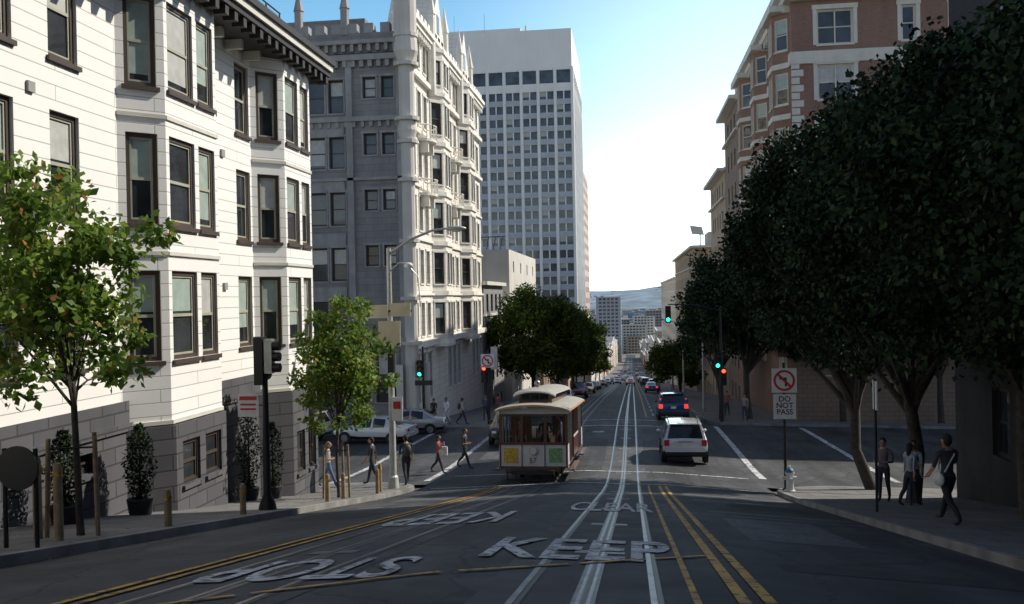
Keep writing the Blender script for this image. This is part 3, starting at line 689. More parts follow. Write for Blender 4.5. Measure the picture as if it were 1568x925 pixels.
tree(FI,(13.4,61.0),-4.6,.2,(13.2,60.8,-1.6),(3.6,2.6,3.6),90,160,.27,LEAFD,.28,10,.4)
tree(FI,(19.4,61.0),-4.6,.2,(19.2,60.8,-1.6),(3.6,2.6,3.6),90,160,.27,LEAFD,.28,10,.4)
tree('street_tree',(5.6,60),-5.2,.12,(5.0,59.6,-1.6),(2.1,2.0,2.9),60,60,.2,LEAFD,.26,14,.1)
tree(FI,(7.4,78),-6,.2,(7.2,78,-2),(3.9,3.8,4.6),80,150,.3,LEAFD,.28,8,.3)
tree('street_tree',(5.6,108),-8.4,.15,(5.0,108,-8.0),(3.4,3.2,3.0),80,160,.28,LEAFM,.28,8,.3)
tree(FI,(-9.4,86),-7.4,.25,(-9.0,87,-3.9),(5.0,4.8,5.0),150,240,.26,LEAFM,.24,8,.45,lumpy=.12)
tree(FI,(-9.0,108),-9,.25,(-8.3,110,-5.6),(4.6,4.6,5.6),120,180,.3,LEAFM,.25,8,.45,lumpy=.12)
tree(FI,(-8.6,130),-11,.25,(-7.3,131,-7.0),(4.4,4.6,5.6),110,150,.34,LEAFM,.25,8,.45,lumpy=.12)
for x,y in ((-9,150),(-9,175),(7,135),(7,160),(-9,230),(7,250),(7,330),(-9,300)):
    g=praw(y); tree('street_tree',(x,y),g+2.5,.15,(x,y,g+5),(2.6,2.6,3),35,60,.5,LEAFM,.3,5,.3)
for x,y,h in ((-10.3,12.6,1.5),(-10.4,15.6,1.7),(-10.4,18.2,1.9),(-10.6,24.2,2.8),(-10.4,25.4,2.2)):
    g=zt(x,y)+.14; mb=MB(); mb.tube([(x,y,g),(x,y,g+.35)],[.22,.28],12,DKWALL); mb.tube([(x,y,g+.3),(x,y,g+h*.9)],[.04,.01],5,BARK)
    o=mb.build('potted_cypress',smooth=40)
    k=1600; t=rng.random(k); a=rng.random(k)*2*math.pi; rad=.32*np.sin(np.pi*np.clip(t*.85+.12,0,1))**.8*np.sqrt(rng.random(k))
    pts=np.stack([x+rad*np.cos(a),y+rad*np.sin(a),g+.35+t*(h-.35)],1); leafmesh('foliage',pts,np.stack([np.cos(a),np.sin(a),np.ones(k)*.8],1),.07,LEAFD,o)
# fallen leaves on the left pavement
k=420; px_=rng.uniform(-11,-6.9,k); py_=np.concatenate([rng.normal(13,2.2,k//2),rng.normal(24.5,2.2,k-k//2)])
pts=np.array([(a,b,zt(a,b)+(.147 if a<LC else .01)) for a,b in zip(px_,py_) if b<29.5])
mb=MB(); LIT=mat('dry_leaf',(.25,.14,.05),.8,amt=.5,ns=3)
for p in pts:
    a=random.uniform(0,6.28); s=random.uniform(.03,.055); c,d=math.cos(a)*s,math.sin(a)*s
    q=[(p[0]+c,p[1]+d),(p[0]-d*.5,p[1]+c*.5),(p[0]-c,p[1]-d),(p[0]+d*.5,p[1]-c*.5)]
    mb.add([(u[0],u[1],p[2]+(u[1]-p[1])*-.17+.004+random.uniform(0,.012)) for u in q],[(0,1,2,3)],LIT)
mb.build('fallen_leaves')
# ---------------------------------------------------------------- vehicles
def section(st):
    y,w,zl,zb,ztp,wr=st
    h=[(0,zl),(w*.82,zl),(w,zl+.18),(w*1.01,(zl+.18+zb)/2),(w*.97,zb),(wr,ztp-.04),(wr-.1,ztp),(0,ztp+.025)]
    return [(x,y,z) for x,z in h]+[(-x,y,z) for x,z in h[-2:0:-1]]
def paint(c,name): return mat(name,c,.25,metal=.1,coat=1,ns=1,amt=.02)
def car(name,x,y,heading,col,kind='sedan',brake=False,zz=None):
    mb=MB(); body=paint(col,'car_paint')
    if kind=='suv':
        S=[(-2.3,.84,.45,.98,1.01,.80),(-2.24,.91,.36,1.06,1.09,.84),(-1.98,.93,.3,1.07,1.66,.70),(-1.2,.94,.28,1.07,1.73,.72),(-1.1,.94,.28,1.07,1.73,.72),(-.15,.94,.28,1.06,1.74,.72),(-.03,.94,.28,1.06,1.74,.72),(.6,.94,.28,1.05,1.68,.70),(1.3,.93,.3,1.02,1.06,.84),(2.1,.9,.33,.93,.97,.78),(2.32,.8,.42,.75,.8,.66)]
        gl=[2,4,6]; rg,wg=1,7; r=.36; wx=.80
    else:
        S=[(-2.25,.78,.42,.86,.9,.7),(-2.15,.86,.3,.9,.95,.76),(-1.6,.88,.25,.93,.98,.76),(-.95,.89,.24,.92,1.38,.62),(-.25,.89,.24,.91,1.43,.63),(-.15,.89,.24,.91,1.43,.63),(.45,.89,.24,.9,1.38,.62),(1.15,.88,.26,.87,.93,.76),(2.0,.85,.3,.75,.8,.7),(2.2,.76,.38,.62,.68,.6)]
        gl=[3,5]; rg,wg=2,6; r=.32; wx=.76
    secs=[section(s) for s in S]; n=len(secs[0])
    vs=[p for s in secs for p in s]; byM={}
    for i in range(len(secs)-1):
        for k in range(n):
            k2=(k+1)%n; f=(i*n+k,(i+1)*n+k,(i+1)*n+k2,i*n+k2)
            side=k in (4,9); topc=k in (6,7)
            m=body
            if side and i in gl: m=CARGL
            if topc and i in (rg,wg): m=CARGL
            if k in (0,13,1,12): m=SIGNK
            byM.setdefault(m.name,(m,[]))[1].append(f)
    first=list(byM.values())
    b=len(mb.v); mb.v+=vs
    for m,fs in first:
        mb.f+=[[b+i for i in f] for f in fs]; mb.m+=[mb.mi(m)]*len(fs)
    mb.f.append([b+i for i in range(n)]); mb.m.append(mb.mi(body)); mb.f.append([b+(len(secs)-1)*n+i for i in range(n)][::-1]); mb.m.append(mb.mi(body))
    yr=S[0][0]; yf=S[-1][0]; w=S[1][1]
    for sx in (-1,1):
        for yy in (-1.38,1.4):
            X=sx*wx
            mb.tube([(X,yy,r),(X+sx*.17,yy,r)],[r*1.12,r*1.1],20,SIGNK)
            mb.tube([(X-sx*.05,yy,r),(X+sx*.18,yy,r)],r,20,TYRE); mb.tube([(X+sx*.15,yy,r),(X+sx*.19,yy,r)],[r*.66,r*.6],16,HUB)
        if kind=='suv':
            mb.box(min(sx*.66,sx*.88),max(sx*.66,sx*.88),yr-.02,yr+.12,.80,1.05,TAILON if brake else TAILR)
            mb.box(min(sx*.74,sx*.80),max(sx*.74,sx*.80),yr+.2,yr+.3,1.07,1.4,TAILON if brake else TAILR)
            mb.tube([(sx*.66,-1.8,1.76),(sx*.66,-1.5,1.8),(sx*.66,.2,1.81),(sx*.66,.5,1.74)],.02,6,BLACKM)
            mb.box(min(sx*.5,sx*.72),max(sx*.5,sx*.72),yf-.1,yf+.01,.66,.78,HEADL)
        else:
            mb.box(min(sx*.48,sx*.77),max(sx*.48,sx*.77),yr-.015,yr+.1,.7,.84,TAILON if brake else TAILR)
            mb.box(min(sx*.45,sx*.7),max(sx*.45,sx*.7),yf-.1,yf+.012,.5,.62,HEADL)
        mb.sph((sx*(w+.1),.72,S[5][3]+.06),(.1,.06,.07),body,8,6)
        for yy in (-.3,.45): mb.box(min(sx*w*.99,sx*(w+.025)),max(sx*w*.99,sx*(w+.025)),yy,yy+.14,.86,.89,BLACKM)
    pz=.92 if kind=='suv' else .62
    mb.box(-.16,.16,yr-.025,yr-.005,pz-.14,pz,SIGNW); mb.box(-.8 if kind=='suv' else -.74,.8 if kind=='suv' else .74,yr-.06,yr+.05,.42,.60,body if kind=='sedan' else SIGNK)
    mb.box(-.5,.5,yf-.06,yf+.015,.42,.6,SIGNK)
    if kind=='suv':
        mb.box(-.62,.62,-2.12,-1.9,1.665,1.70,body); mb.box(-.3,.3,yr-.03,yr,.95,.99,HUB)
        mb.box(-.84,.84,yr-.09,yr+.05,.56,.70,body); mb.tube([(0,-2.24,1.12),(-.35,-2.19,1.25)],.012,5,BLACKM)
    z=zt(x,y)+.02 if zz is None else zz; sl=slope(y)
    o=mb.build(name,(x,y,z),(sl*math.cos(R(heading)),0,R(heading)),smooth=35); return o
car('white_suv',2.15,41.0,0,(.74,.75,.76),'suv')
car('blue_car',2.5,59.6,0,(.02,.06,.15),'suv',True)
car('dark_car',-6.3,47.5,180,(.03,.035,.045),'suv')
car('parked_white_car',-14.2,49.2,82,(.62,.63,.64),'sedan'); car('parked_white_car',-19.8,51,82,(.55,.56,.58),'suv'); car('parked_silver_car',-13.3,53.4,95,(.3,.31,.33),'sedan')
cols=[(.5,.5,.5),(.05,.05,.06),(.65,.65,.65),(.2,.03,.03),(.1,.12,.2),(.3,.3,.3),(.6,.6,.58),(.03,.03,.03)]
i=0
for x,y,h in ((-5.9,70,180),(-6.4,78,180),(-6.4,86,180),(-5.9,101,180),(2.6,125,0),(-6,125,180),(3.4,150,0),(-6.4,150,180),(-6.3,158,180),(2.6,180,0),(-.4,190,0),(-6,185,180),(2.7,215,0),(-3.5,215,180),(-6.3,235,180),(2.5,255,0),(-.5,270,0),(-6,275,180),(3.4,300,0),(-3.4,320,180),(2.4,345,0),(-6,360,180),(-.4,390,0),(3,410,0),(-6,430,180),(2.6,470,0),(-.5,520,0),(-4,540,180),(-6.4,580,180),(2.7,600,0)):
    car('car',x,y,h,cols[i%8],'suv' if i%3==0 else 'sedan',brake=(i%3==1)); i+=1
# ---- cable car
def cable_car():
    mb=MB(); MAR=mat('maroon_paint',(.13,.03,.025),.35,coat=.5,ns=3); WOOD=mat('varnished_wood',(.13,.065,.035),.4,coat=.4,ns=8,amt=.25)
    CCW=mat('cream_paint',(.74,.73,.68),.4,coat=.3,ns=3,amt=.06); ROOF=mat('roof_canvas',(.36,.34,.30),.7,ns=3,amt=.15,dirt=.25); UND=mat('underframe',(.03,.03,.03),.8)
    ORG=mat('roof_edge_orange',(.6,.36,.16),.5,ns=3)  # orange tone for the rim faces of the roof shell
    YEL=mat('poster_yellow',(.65,.42,.05),.5,ns=14,amt=.35); GRN=mat('poster_green',(.25,.42,.18),.5,ns=14,amt=.4)
    W=1.22; L=9.2
    mb.box(-1.0,1.0,.1,L-.1,.28,.52,UND); mb.box(-.75,.75,-.38,0,.30,.44,UND); mb.box(-.95,.95,-.1,.3,.36,.52,WOOD)
    for yy in (1.3,2.5,6.5,7.7):
        for sx in (-1,1): mb.tube([(sx*.5,yy,.3),(sx*.62,yy,.3)],.3,16,UND)
    for xx in np.arange(-.9,.91,.3): mb.box(xx-.02,xx+.02,-.2,-.15,.1,.36,UND)
    mb.box(-.95,.95,-.21,-.14,.08,.12,UND)
    for sx in (-1,1): mb.box(min(sx*W,sx*(W+.22)),max(sx*W,sx*(W+.22)),.1,3.3,.38,.43,WOOD); mb.box(min(sx*W,sx*(W+.22)),max(sx*W,sx*(W+.22)),6.0,9.1,.38,.43,WOOD)
    for y,d in ((0,-1),(L,1)):
        a,b=(y,y+.07) if d<0 else (y-.07,y)
        mb.box(-W,W,a,b,.5,1.36,CCW)
        lo,hi=(y-.025,y-.002) if d<0 else (y+.002,y+.025)
        for x0,x1 in ((-1.2,-1.15),(1.15,1.2),(-.42,-.39),(.39,.42)): mb.box(x0,x1,lo,hi,.55,1.30,MAR)
        mb.box(-W,W,lo,hi,.5,.55,MAR); mb.box(-W-.02,W+.02,lo-.01,hi+.01,1.30,1.39,MAR)
        mb.box(-1.05,-.55,lo+.004,hi,.66,1.18,YEL); mb.box(.55,1.02,lo+.004,hi,.68,1.18,GRN)
        mb.tube([(0,y,1.1),(0,y+d*.12,1.1)],[.13,.15],16,HUB); mb.tube([(0,y+d*.12,1.1),(0,y+d*.125,1.1)],.13,16,HEADL)
        for xx in (-W+.05,-.42,.42,W-.05): mb.box(xx-.05,xx+.05,a,b,1.39,2.38,WOOD)
        mb.box(-W,W,a,b,2.38,2.58,CCW); mb.box(-W+.1,W-.1,a+.01,b-.01,2.3,2.375,WOOD)
        for x0,x1 in ((-1.12,-.47),(-.37,.37),(.47,1.12)):
            mb.quad((x0,y+.035*-d,1.39),(x1,y+.035*-d,1.39),(x1,y+.035*-d,2.3),(x0,y+.035*-d,2.3),CLEAR)
    mb.box(-W,W,.1,L-.1,.522,.58,WOOD)
    for sx in (-1,1):
        for yy in (.75,1.6,2.45,6.75,7.6,8.45): mb.tube([(sx*(W-.04),yy,.58),(sx*(W-.04),yy,2.5)],.028,8,HUB)
        x0,x1=min(sx*W,sx*(W-.06)),max(sx*W,sx*(W-.06))
        mb.box(x0,x1,3.2,6.0,.5,1.32,MAR); mb.box(x0-.01,x1+.01,3.2,6.0,1.32,1.39,CCW)
        mb.box(x0,x1,.07,.7,.5,1.3,CCW); mb.box(x0,x1,L-.7,L-.07,.5,1.3,CCW)
        for yy in np.linspace(3.23,5.97,6): mb.box(x0,x1,yy-.04,yy+.04,1.39,2.38,WOOD)
        mb.quad((sx*(W-.03),3.2,1.39),(sx*(W-.03),6,1.39),(sx*(W-.03),6,2.35),(sx*(W-.03),3.2,2.35),CLEAR)
        mb.box(x0,x1,.07,L-.07,2.38,2.58,CCW)
        for a,b in ((.8,3.0),(6.2,8.4)):
            xa,xb=min(sx*.55,sx*.95),max(sx*.55,sx*.95); mb.box(xa,xb,a,b,.95,1.0,WOOD)
            xa,xb=min(sx*.5,sx*.55),max(sx*.5,sx*.55); mb.box(xa,xb,a,b,.6,1.45,WOOD)
    mb.box(-W,W,3.2,3.26,.58,1.3,WOOD); mb.box(-W,-.4,3.2,3.26,1.3,2.4,WOOD); mb.box(.4,W,3.2,3.26,1.3,2.4,WOOD)
    def shell(y0,y1,w,z0,rise,m,th=.06,n=10,drop=0.,em=None):
        prof=[(w*math.sin(a),z0+rise*(math.cos(a)-math.cos(1.2))/(1-math.cos(1.2))) for a in np.linspace(-1.2,1.2,n+1)]
        k=1/math.sin(1.2); prof=[(x*k,z) for x,z in prof]
        ys=[y0,y0+.35,y1-.35,y1]; dz=[-drop,0,0,-drop]
        vs=[(x,y,z+d) for y,d in zip(ys,dz) for x,z in prof]+[(x,y,z+d-th) for y,d in zip(ys,dz) for x,z in prof]
        N=n+1;M=4*N;fs=[];es=[]
        for j in range(3):
            for i in range(n): fs.append((j*N+i,j*N+i+1,(j+1)*N+i+1,(j+1)*N+i)); fs.append((M+j*N+i,M+(j+1)*N+i,M+(j+1)*N+i+1,M+j*N+i+1))
            es.append((j*N,(j+1)*N,M+(j+1)*N,M+j*N)); es.append((j*N+n,M+j*N+n,M+(j+1)*N+n,(j+1)*N+n))
        for j in (0,3):
            for i in range(n): es.append((j*N+i,M+j*N+i,M+j*N+i+1,j*N+i+1))
        mb.add(vs,fs,m); mb.add(vs,es,em or m)
    shell(-.3,L+.3,1.33,2.56,.2,ROOF,drop=.05,em=ORG,th=.08)
    mb.box(-.6,.6,.9,L-.9,2.68,3.10,WOOD)
    for sx in (-1,1):
        for yy in np.arange(1.05,L-1.2,.62): mb.box(min(sx*.6,sx*.61),max(sx*.6,sx*.61),yy,yy+.45,2.86,3.04,GLASS)
    for xx in (-.5,-.17,.17): mb.box(xx,xx+.3,.885,.9,2.85,3.04,GLASS)
    shell(.5,L-.5,.76,3.10,.17,ROOF,th=.05,drop=.1,em=CCW)
    mb.sph((0,1.6,3.42),(.12,.12,.13),HUB); mb.tube([(0,1.6,3.25),(0,1.6,3.4)],.02,6,HUB)
    o=mb.build('cable_car',(-3.5,31.9,zt(-3.5,31.9)+.02),(math.atan((zt(-3.5,40)-zt(-3.5,32))/8),0,0),smooth=40)
    cu=bpy.data.curves.new('car_number','FONT'); cu.body='57'; cu.size=.26; cu.extrude=.003; t=bpy.data.objects.new('car_number',cu); sc.collection.objects.link(t); t.parent=o; t.location=(-.15,-.03,.66); t.rotation_euler=(R(90),0,0); cu.materials.append(MAR)
cable_car()
# ---------------------------------------------------------------- street furniture
def signal(mb,x,y,z,lit,d=-1):
    mb.box(x-.17,x+.17,y-.1,y+.12,z,z+1.05,BLACKM)
    for i,c in enumerate(('r','y','g')):
        zc=z+.88-.34*i; m={'r':LRED,'g':LGREEN}.get(lit) if lit==c else LOFF
        mb.tube([(x,y+d*.1,zc),(x,y+d*.13,zc)],.115,14,m)
        n=10; pts=[]
        for k in range(n+1):
            a=math.pi*(-.1+1.2*k/n); pts.append((x+.13*math.cos(a),zc+.13*math.sin(a)))
        for k in range(n):
            p,q=pts[k],pts[k+1]; mb.quad((p[0],y+d*.1,p[1]),(q[0],y+d*.1,q[1]),(q[0],y+d*.33,q[1]),(p[0],y+d*.33,p[1]),BLACKM)
x,y=-8.0,19.2; g=zt(x,y)+.14; mb=MB()
mb.tube([(x,y,g),(x,y,g+.12),(x,y,g+.35),(x,y,g+3.1)],[.2,.18,.085,.06],12,BLACKM); mb.sph((x,y,g+3.15),.08,BLACKM)
mb.box(x-.2,x-.0,y-.12,y+.14,g+2.75,g+3.8,BLACKM); mb.box(x+.03,x+.2,y-.1,y+.1,g+3.0,g+3.75,GALV)
for i in range(3):
    mb.tube([(x-.1,y+.14,g+2.95+.33*i),(x-.1,y+.34,g+2.95+.33*i)],.13,12,BLACKM); mb.tube([(x+.2,y,g+3.12+.24*i),(x+.36,y,g+3.12+.24*i)],.1,12,BLACKM)
mb.box(x-.62,x-.14,y-.04,y-.02,g+2.05,g+2.55,SIGNW); mb.box(x-.58,x-.18,y-.045,y-.041,g+2.42,g+2.5,SIGNR); mb.box(x-.56,x-.2,y-.045,y-.041,g+2.2,g+2.24,SIGNR);mb.box(x-.56,x-.2,y-.045,y-.041,g+2.3,g+2.34,SIGNR)
mb.tube([(x-.4,y,g+2.3),(x,y,g+2.3)],.015,6,BLACKM)
mb.build('traffic_signal',smooth=40)
x,y=-8.05,30.0; g=zt(x,y)+.14; mb=MB()
mb.tube([(x,y,g),(x,y,g+.4),(x,y,g+.45),(x,y,g+8.1)],[.2,.17,.12,.075],14,GALV)
mb.tube([(x,y,g+7.9),(x+.7,y,g+8.35),(x+1.5,y,g+8.65),(x+2.1,y,g+8.72)],[.05,.045,.04,.035],8,GALV)
mb.sph((x+2.3,y,g+8.70),(.36,.13,.09),GALV,12,8); mb.sph((x+2.35,y,g+8.66),(.2,.1,.09),HEADL,10,6)
mb.tube([(x,y,g+7.3),(x+.35,y,g+7.6),(x+.6,y,g+7.58)],.025,6,GALV); mb.sph((x+.68,y,g+7.5),(.15,.12,.11),SIGNW,10,6)
mb.tube([(x+.72,y,g+7.45),(x+1.0,y,g+7.1),(x+1.05,y,g+6.1)],.02,6,GALV)
mb.box(x-.75,x-.03,y-.14,y-.10,g+5.75,g+6.2,SIGNT); mb.box(x+.06,x+.75,y-.14,y-.10,g+5.8,g+6.25,SIGNT); mb.box(x-.78,x+.78,y-.10,y-.06,g+5.95,g+6.02,BLACKM)
mb.box(x-.38,x+.38,y-.14,y-.11,g+4.8,g+5.65,SIGNT)
mb.box(x+.03,x+.4,y-.14,y-.11,g+2.3,g+3.1,SIGNW); mb.box(x+.09,x+.34,y-.145,y-.1405,g+2.7,g+2.95,SIGNR)
mb.box(x-.08,x+.12,y-.12,y+.1,g+3.9,g+4.7,BLACKM)
mb.build('street_lamp',smooth=40)
def noturn(mb,x,y,z,s):
    mb.box(x-s/2,x+s/2,y-.03,y-.01,z-s/2,z+s/2,SIGNW); n=28
    for k in range(n):
        a=2*math.pi*k/n; b=2*math.pi*(k+1)/n; r0,r1=s*.34,s*.43
        mb.quad((x+r0*math.cos(a),y-.035,z+r0*math.sin(a)),(x+r0*math.cos(b),y-.035,z+r0*math.sin(b)),(x+r1*math.cos(b),y-.035,z+r1*math.sin(b)),(x+r1*math.cos(a),y-.035,z+r1*math.sin(a)),SIGNR)
    k=s*.27; w=s*.035
    mb.quad((x-k-w,y-.036,z+k-w),(x-k+w,y-.036,z+k+w),(x+k+w,y-.036,z-k+w),(x+k-w,y-.036,z-k-w),SIGNR)
    mb.box(x+.02*s,x+.1*s,y-.0335,y-.0305,z-.24*s,z+.1*s,SIGNK); mb.box(x-.2*s,x+.1*s,y-.0345,y-.031,z+.04*s,z+.12*s,SIGNK)
x,y=4.95,31.0; g=zt(x,y)+.14; mb=MB(); mb.tube([(x,y,g),(x,y,g+.1),(x,y,g+4.2)],[.14,.05,.045],10,BLACKM)
noturn(mb,x,y-.05,g+3.62,.8)
mb.box(x-.36,x+.36,y-.08,y-.06,g+2.35,g+3.16,SIGNW)
SO=mb.build('traffic_sign',smooth=40)
def txt(s,loc,size,m,par=None,name='lettering'):
    cu=bpy.data.curves.new(name,'FONT'); cu.body=s; cu.size=size; cu.align_x='CENTER'; cu.space_line=.85; cu.offset=.004; t=bpy.data.objects.new(name,cu); sc.collection.objects.link(t); t.location=loc; t.rotation_euler=(R(90),0,0); cu.materials.append(m)
    if par: t.parent=par
txt('DO\nNOT\nPASS',(x,y-.085,g+2.93),.25,SIGNK,SO)
HY=mat('hydrant_white',(.62,.62,.6),.5,ns=8,amt=.12); HB=mat('hydrant_blue',(.06,.16,.32),.5)
x,y=4.95,30.2; g=zt(x,y)+.14; mb=MB()
mb.tube([(x,y,g),(x,y,g+.06),(x,y,g+.07),(x,y,g+.55),(x,y,g+.6),(x,y,g+.64)],[.17,.17,.12,.115,.15,.15],14,HY); mb.sph((x,y,g+.64),(.14,.14,.14),HB,14,8); mb.tube([(x,y,g+.76),(x,y,g+.84)],.035,6,HY)
mb.tube([(x-.22,y,g+.45),(x+.22,y,g+.45)],.06,10,HY); mb.tube([(x,y,g+.4),(x,y-.2,g+.4)],.075,10,HY)
mb.build('fire_hydrant',smooth=40)
x,y=5.4,21.4; g=zt(x,y)+.14; mb=MB(); mb.tube([(x,y,g),(x,y,g+3.0)],.03,8,BLACKM); mb.box(x-.012,x+.012,y-.17,y+.17,g+2.3,g+2.95,SIGNW); mb.build('parking_sign')
x,y=-7.95,11.0; g=zt(x,y)+.14; mb=MB(); mb.tube([(x-.22,y,g),(x-.22,y,g+1.3)],.03,8,BLACKM); mb.tube([(x+.22,y,g),(x+.22,y,g+1.3)],.03,8,BLACKM); mb.tube([(x,y-.035,g+1.05),(x,y-.065,g+1.05)],.29,28,BLACKM); mb.build('round_sign')
for i,(x,y,h) in enumerate(((-7.85,14.6,.62),(-7.85,17.6,.62),(-7.8,22.6,.7),(-7.8,27.2,.75),(-8.0,28.2,.9),(-7.9,24.2,.7),(-8.1,12,1.1),(-8.7,12.4,1.2))):
    g=zt(x,y)+.14; mb=MB(); mb.tube([(x,y,g-.02),(x,y,g+h-.06),(x,y,g+h)],[.065,.06,.04],10,STAKE); mb.tube([(x,y,g+h-.18),(x,y,g+h-.12)],.068,10,YPAINT); mb.build('wooden_bollard',smooth=40)
x,y=-8.9,56.3; g=zt(x,y)+.14; mb=MB(); mb.tube([(x,y,g),(x,y,g+4.6)],[.1,.06],10,BLACKM); signal(mb,x-.25,y,g+2.6,'r'); noturn(mb,x,y-.15,g+3.95,.85); mb.box(x+.2,x+.6,y-.1,y+.1,g+3.4,g+4.8,GALV); mb.build('traffic_signal',smooth=40)
x,y=-12.9,55.7; g=zt(x,y)+.14; mb=MB(); mb.tube([(x,y,g),(x,y,g+5.0)],[.1,.06],10,BLACKM); signal(mb,x-.2,y,g+3.1,'g'); mb.box(x-.5,x+.6,y-.12,y-.1,g+2.6,g+2.9,SIGNK); mb.build('traffic_signal',smooth=40)
x,y=5.5,58.0; g=zt(x,y)+.14; mb=MB(); mb.tube([(x,y,g),(x,y,g+7.2)],[.13,.07],10,BLACKM); mb.tube([(x,y,g+6.9),(x-1.6,y,g+7.3),(x-3.2,y,g+7.35)],[.05,.04,.03],8,BLACKM); signal(mb,x-3.2,y,g+6.2,'g'); signal(mb,x-.22,y,g+3.3,'g'); signal(mb,x+.1,y-.3,g+2.3,'r'); mb.build('traffic_signal',smooth=40)
x,y=5.3,70; g=zt(x,y)+.14; mb=MB(); mb.tube([(x,y,g),(x,y,g+5.5)],[.1,.06],10,GALV); mb.tube([(x,y,g+5.5),(x-1.6,y,g+5.8)],.04,8,GALV); mb.sph((x-1.7,y,g+5.78),(.3,.12,.08),GALV); mb.build('street_lamp',smooth=40)
for y in (95,130,175,230):
    for x in (-8.1,5.2):
        g=zt(x,y)+.1; mb=MB(); mb.tube([(x,y,g),(x,y,g+8)],[.1,.06],8,GALV); s=1 if x<0 else -1; mb.tube([(x,y,g+7.8),(x+s*2,y,g+8.3)],.04,6,GALV); mb.sph((x+s*2.2,y,g+8.3),(.35,.12,.09),GALV,8,6); mb.build('street_lamp',smooth=40)
# ---------------------------------------------------------------- people
CM={}
def cloth(c,r=.85):
    k=tuple(c)
    if k not in CM: CM[k]=mat('cloth',c,r,ns=7,amt=.2,bump=.3,bs=30)
    return CM[k]
def person(name,x,y,heading,H,shirt,pants,hair=(.03,.02,.015),stride=.35,longhair=False,arms='swing',sleeve='short',bag=None,z=None,shoes=(.03,.03,.03),hat=None):
    a=stride; V=[];E=[];RD=[];K=[]
    def j(p,r): V.append(Vector(p)*H); RD.append(r*H); return len(V)-1
    def e(i,k,kind): E.append((i,k)); K.append(kind)
    fem=longhair; sh=.098 if fem else .108
    pel=j((0,0,.52),.066 if not fem else .07); wa=j((0,.004,.60),.058 if not fem else .05); ch=j((0,0,.70),.07 if not fem else .062); nb=j((0,-.002,.80),.045); nk=j((0,.004,.865),.028)
    e(pel,wa,'s');e(wa,ch,'s');e(ch,nb,'s');e(nb,nk,'k')
    hands=[]; feet=[]
    for s in (-1,1):
        ph=a*s
        hip=j((s*.052,0,.50),.056)
        t1=ph; t2=ph-.08 if ph>0 else ph*1.25-.25
        kn=Vector((s*.052,0,.50))+Vector((0,math.sin(t1),-math.cos(t1)))*.235
        an=kn+Vector((0,math.sin(t2),-math.cos(t2)))*.225
        fp=.0 if ph>=0 else -.5
        toe=an+Vector((s*.012,math.cos(fp),math.sin(fp)*.9-.2))*.10
        k=j(kn,.036); m_=j((kn+an)/2+Vector((0,-.008,.02)),.033); an_=j(an,.023); to=j(toe,.021)
        e(pel,hip,'p');e(hip,k,'p');e(k,m_,'p');e(m_,an_,'p');e(an_,to,'f'); feet.append(min(an.z-.028,toe.z-.02))
        S=Vector((s*sh,0,.79)); si=j(S,.036); e(nb,si,'s')
        if arms=='swing' or (arms=='one' and s<0):
            t=-ph*1.0; el=S+Vector((s*.025,math.sin(t),-math.cos(t)))*.165; t3=t+.35; wr=el+Vector((s*.005,math.sin(t3),-math.cos(t3)))*.145; hd=wr+Vector((0,math.sin(t3+.1),-math.cos(t3+.1)))*.035
        elif arms=='up' or arms=='one':
            el=S+Vector((s*.05,.08,-.13)); wr=el+Vector((-s*.05,.07,.12)); hd=wr+Vector((-s*.01,.02,.03))
        else:
            el=S+Vector((s*.03,.0,-.165)); wr=el+Vector((-s*.06,.12,.01)); hd=wr+Vector((-s*.025,.025,.0))
        el_=j(el,.026); w_=j(wr,.017); h_=j(hd,.019)
        e(si,el_,'s'); e(el_,w_,'s' if sleeve=='long' else 'k'); e(w_,h_,'k'); hands.append((wr*H,hd*H,s))
    me=bpy.data.meshes.new('sk'); me.from_pydata(V,E,[]); ob=bpy.data.objects.new('sk',me); sc.collection.objects.link(ob)
    md=ob.modifiers.new('s','SKIN'); md.use_smooth_shade=True
    for i,sv in enumerate(me.skin_vertices[0].data): sv.radius=(RD[i],RD[i]); sv.use_root=(i==0)
    ob.modifiers.new('b','SUBSURF').levels=1
    dg=bpy.context.evaluated_depsgraph_get(); dg.update(); em=bpy.data.meshes.new_from_object(ob.evaluated_get(dg))
    mb=MB(); SH,PA,SK,FO,HA=cloth(shirt),cloth(pants),SKIN,cloth(shoes),cloth(hair)
    kinds={'s':SH,'p':PA,'k':SK,'f':FO}
    vv=[Vector(v.co) for v in em.vertices]
    for v in vv:
        if v.z>.50*H and abs(v.x)<.12*H: v.y*=.82; v.x*=1.12
    b=len(mb.v); mb.v+=[tuple(v) for v in vv]
    for p in em.polygons:
        c=Vector(p.center); best=9;bk='s'
        for (i,k),kd in zip(E,K):
            A,Bv=V[i],V[k]; d=Bv-A; t=max(0,min(1,(c-A).dot(d)/max(d.length_squared,1e-9))); q=(c-(A+d*t)).length-(RD[i]*(1-t)+RD[k]*t)*.9
            if q<best: best=q;bk=kd
        if c.z<.545*H and bk=='s' and abs(c.x)<.09*H: bk='p'
        mb.f.append([b+i for i in p.vertices]); mb.m.append(mb.mi(kinds[bk]))
    bpy.data.objects.remove(ob)
    hc=Vector((0,.012,.925))*H
    mb.sph(hc,(.044*H,.055*H,.066*H),SK,16,12); mb.sph(hc+Vector((0,.018,-.03))*H,(.034*H,.036*H,.034*H),SK,12,8)
    mb.tube([hc+Vector((0,.05,.012))*H,hc+Vector((0,.066,-.012))*H],[.006*H,.011*H],6,SK)
    for s in (-1,1):
        mb.sph(hc+Vector((s*.019,.049,.004))*H,.0075*H,SIGNK,8,6); mb.sph(hc+Vector((s*.045,.0,-.004))*H,(.006*H,.012*H,.018*H),SK,8,6)
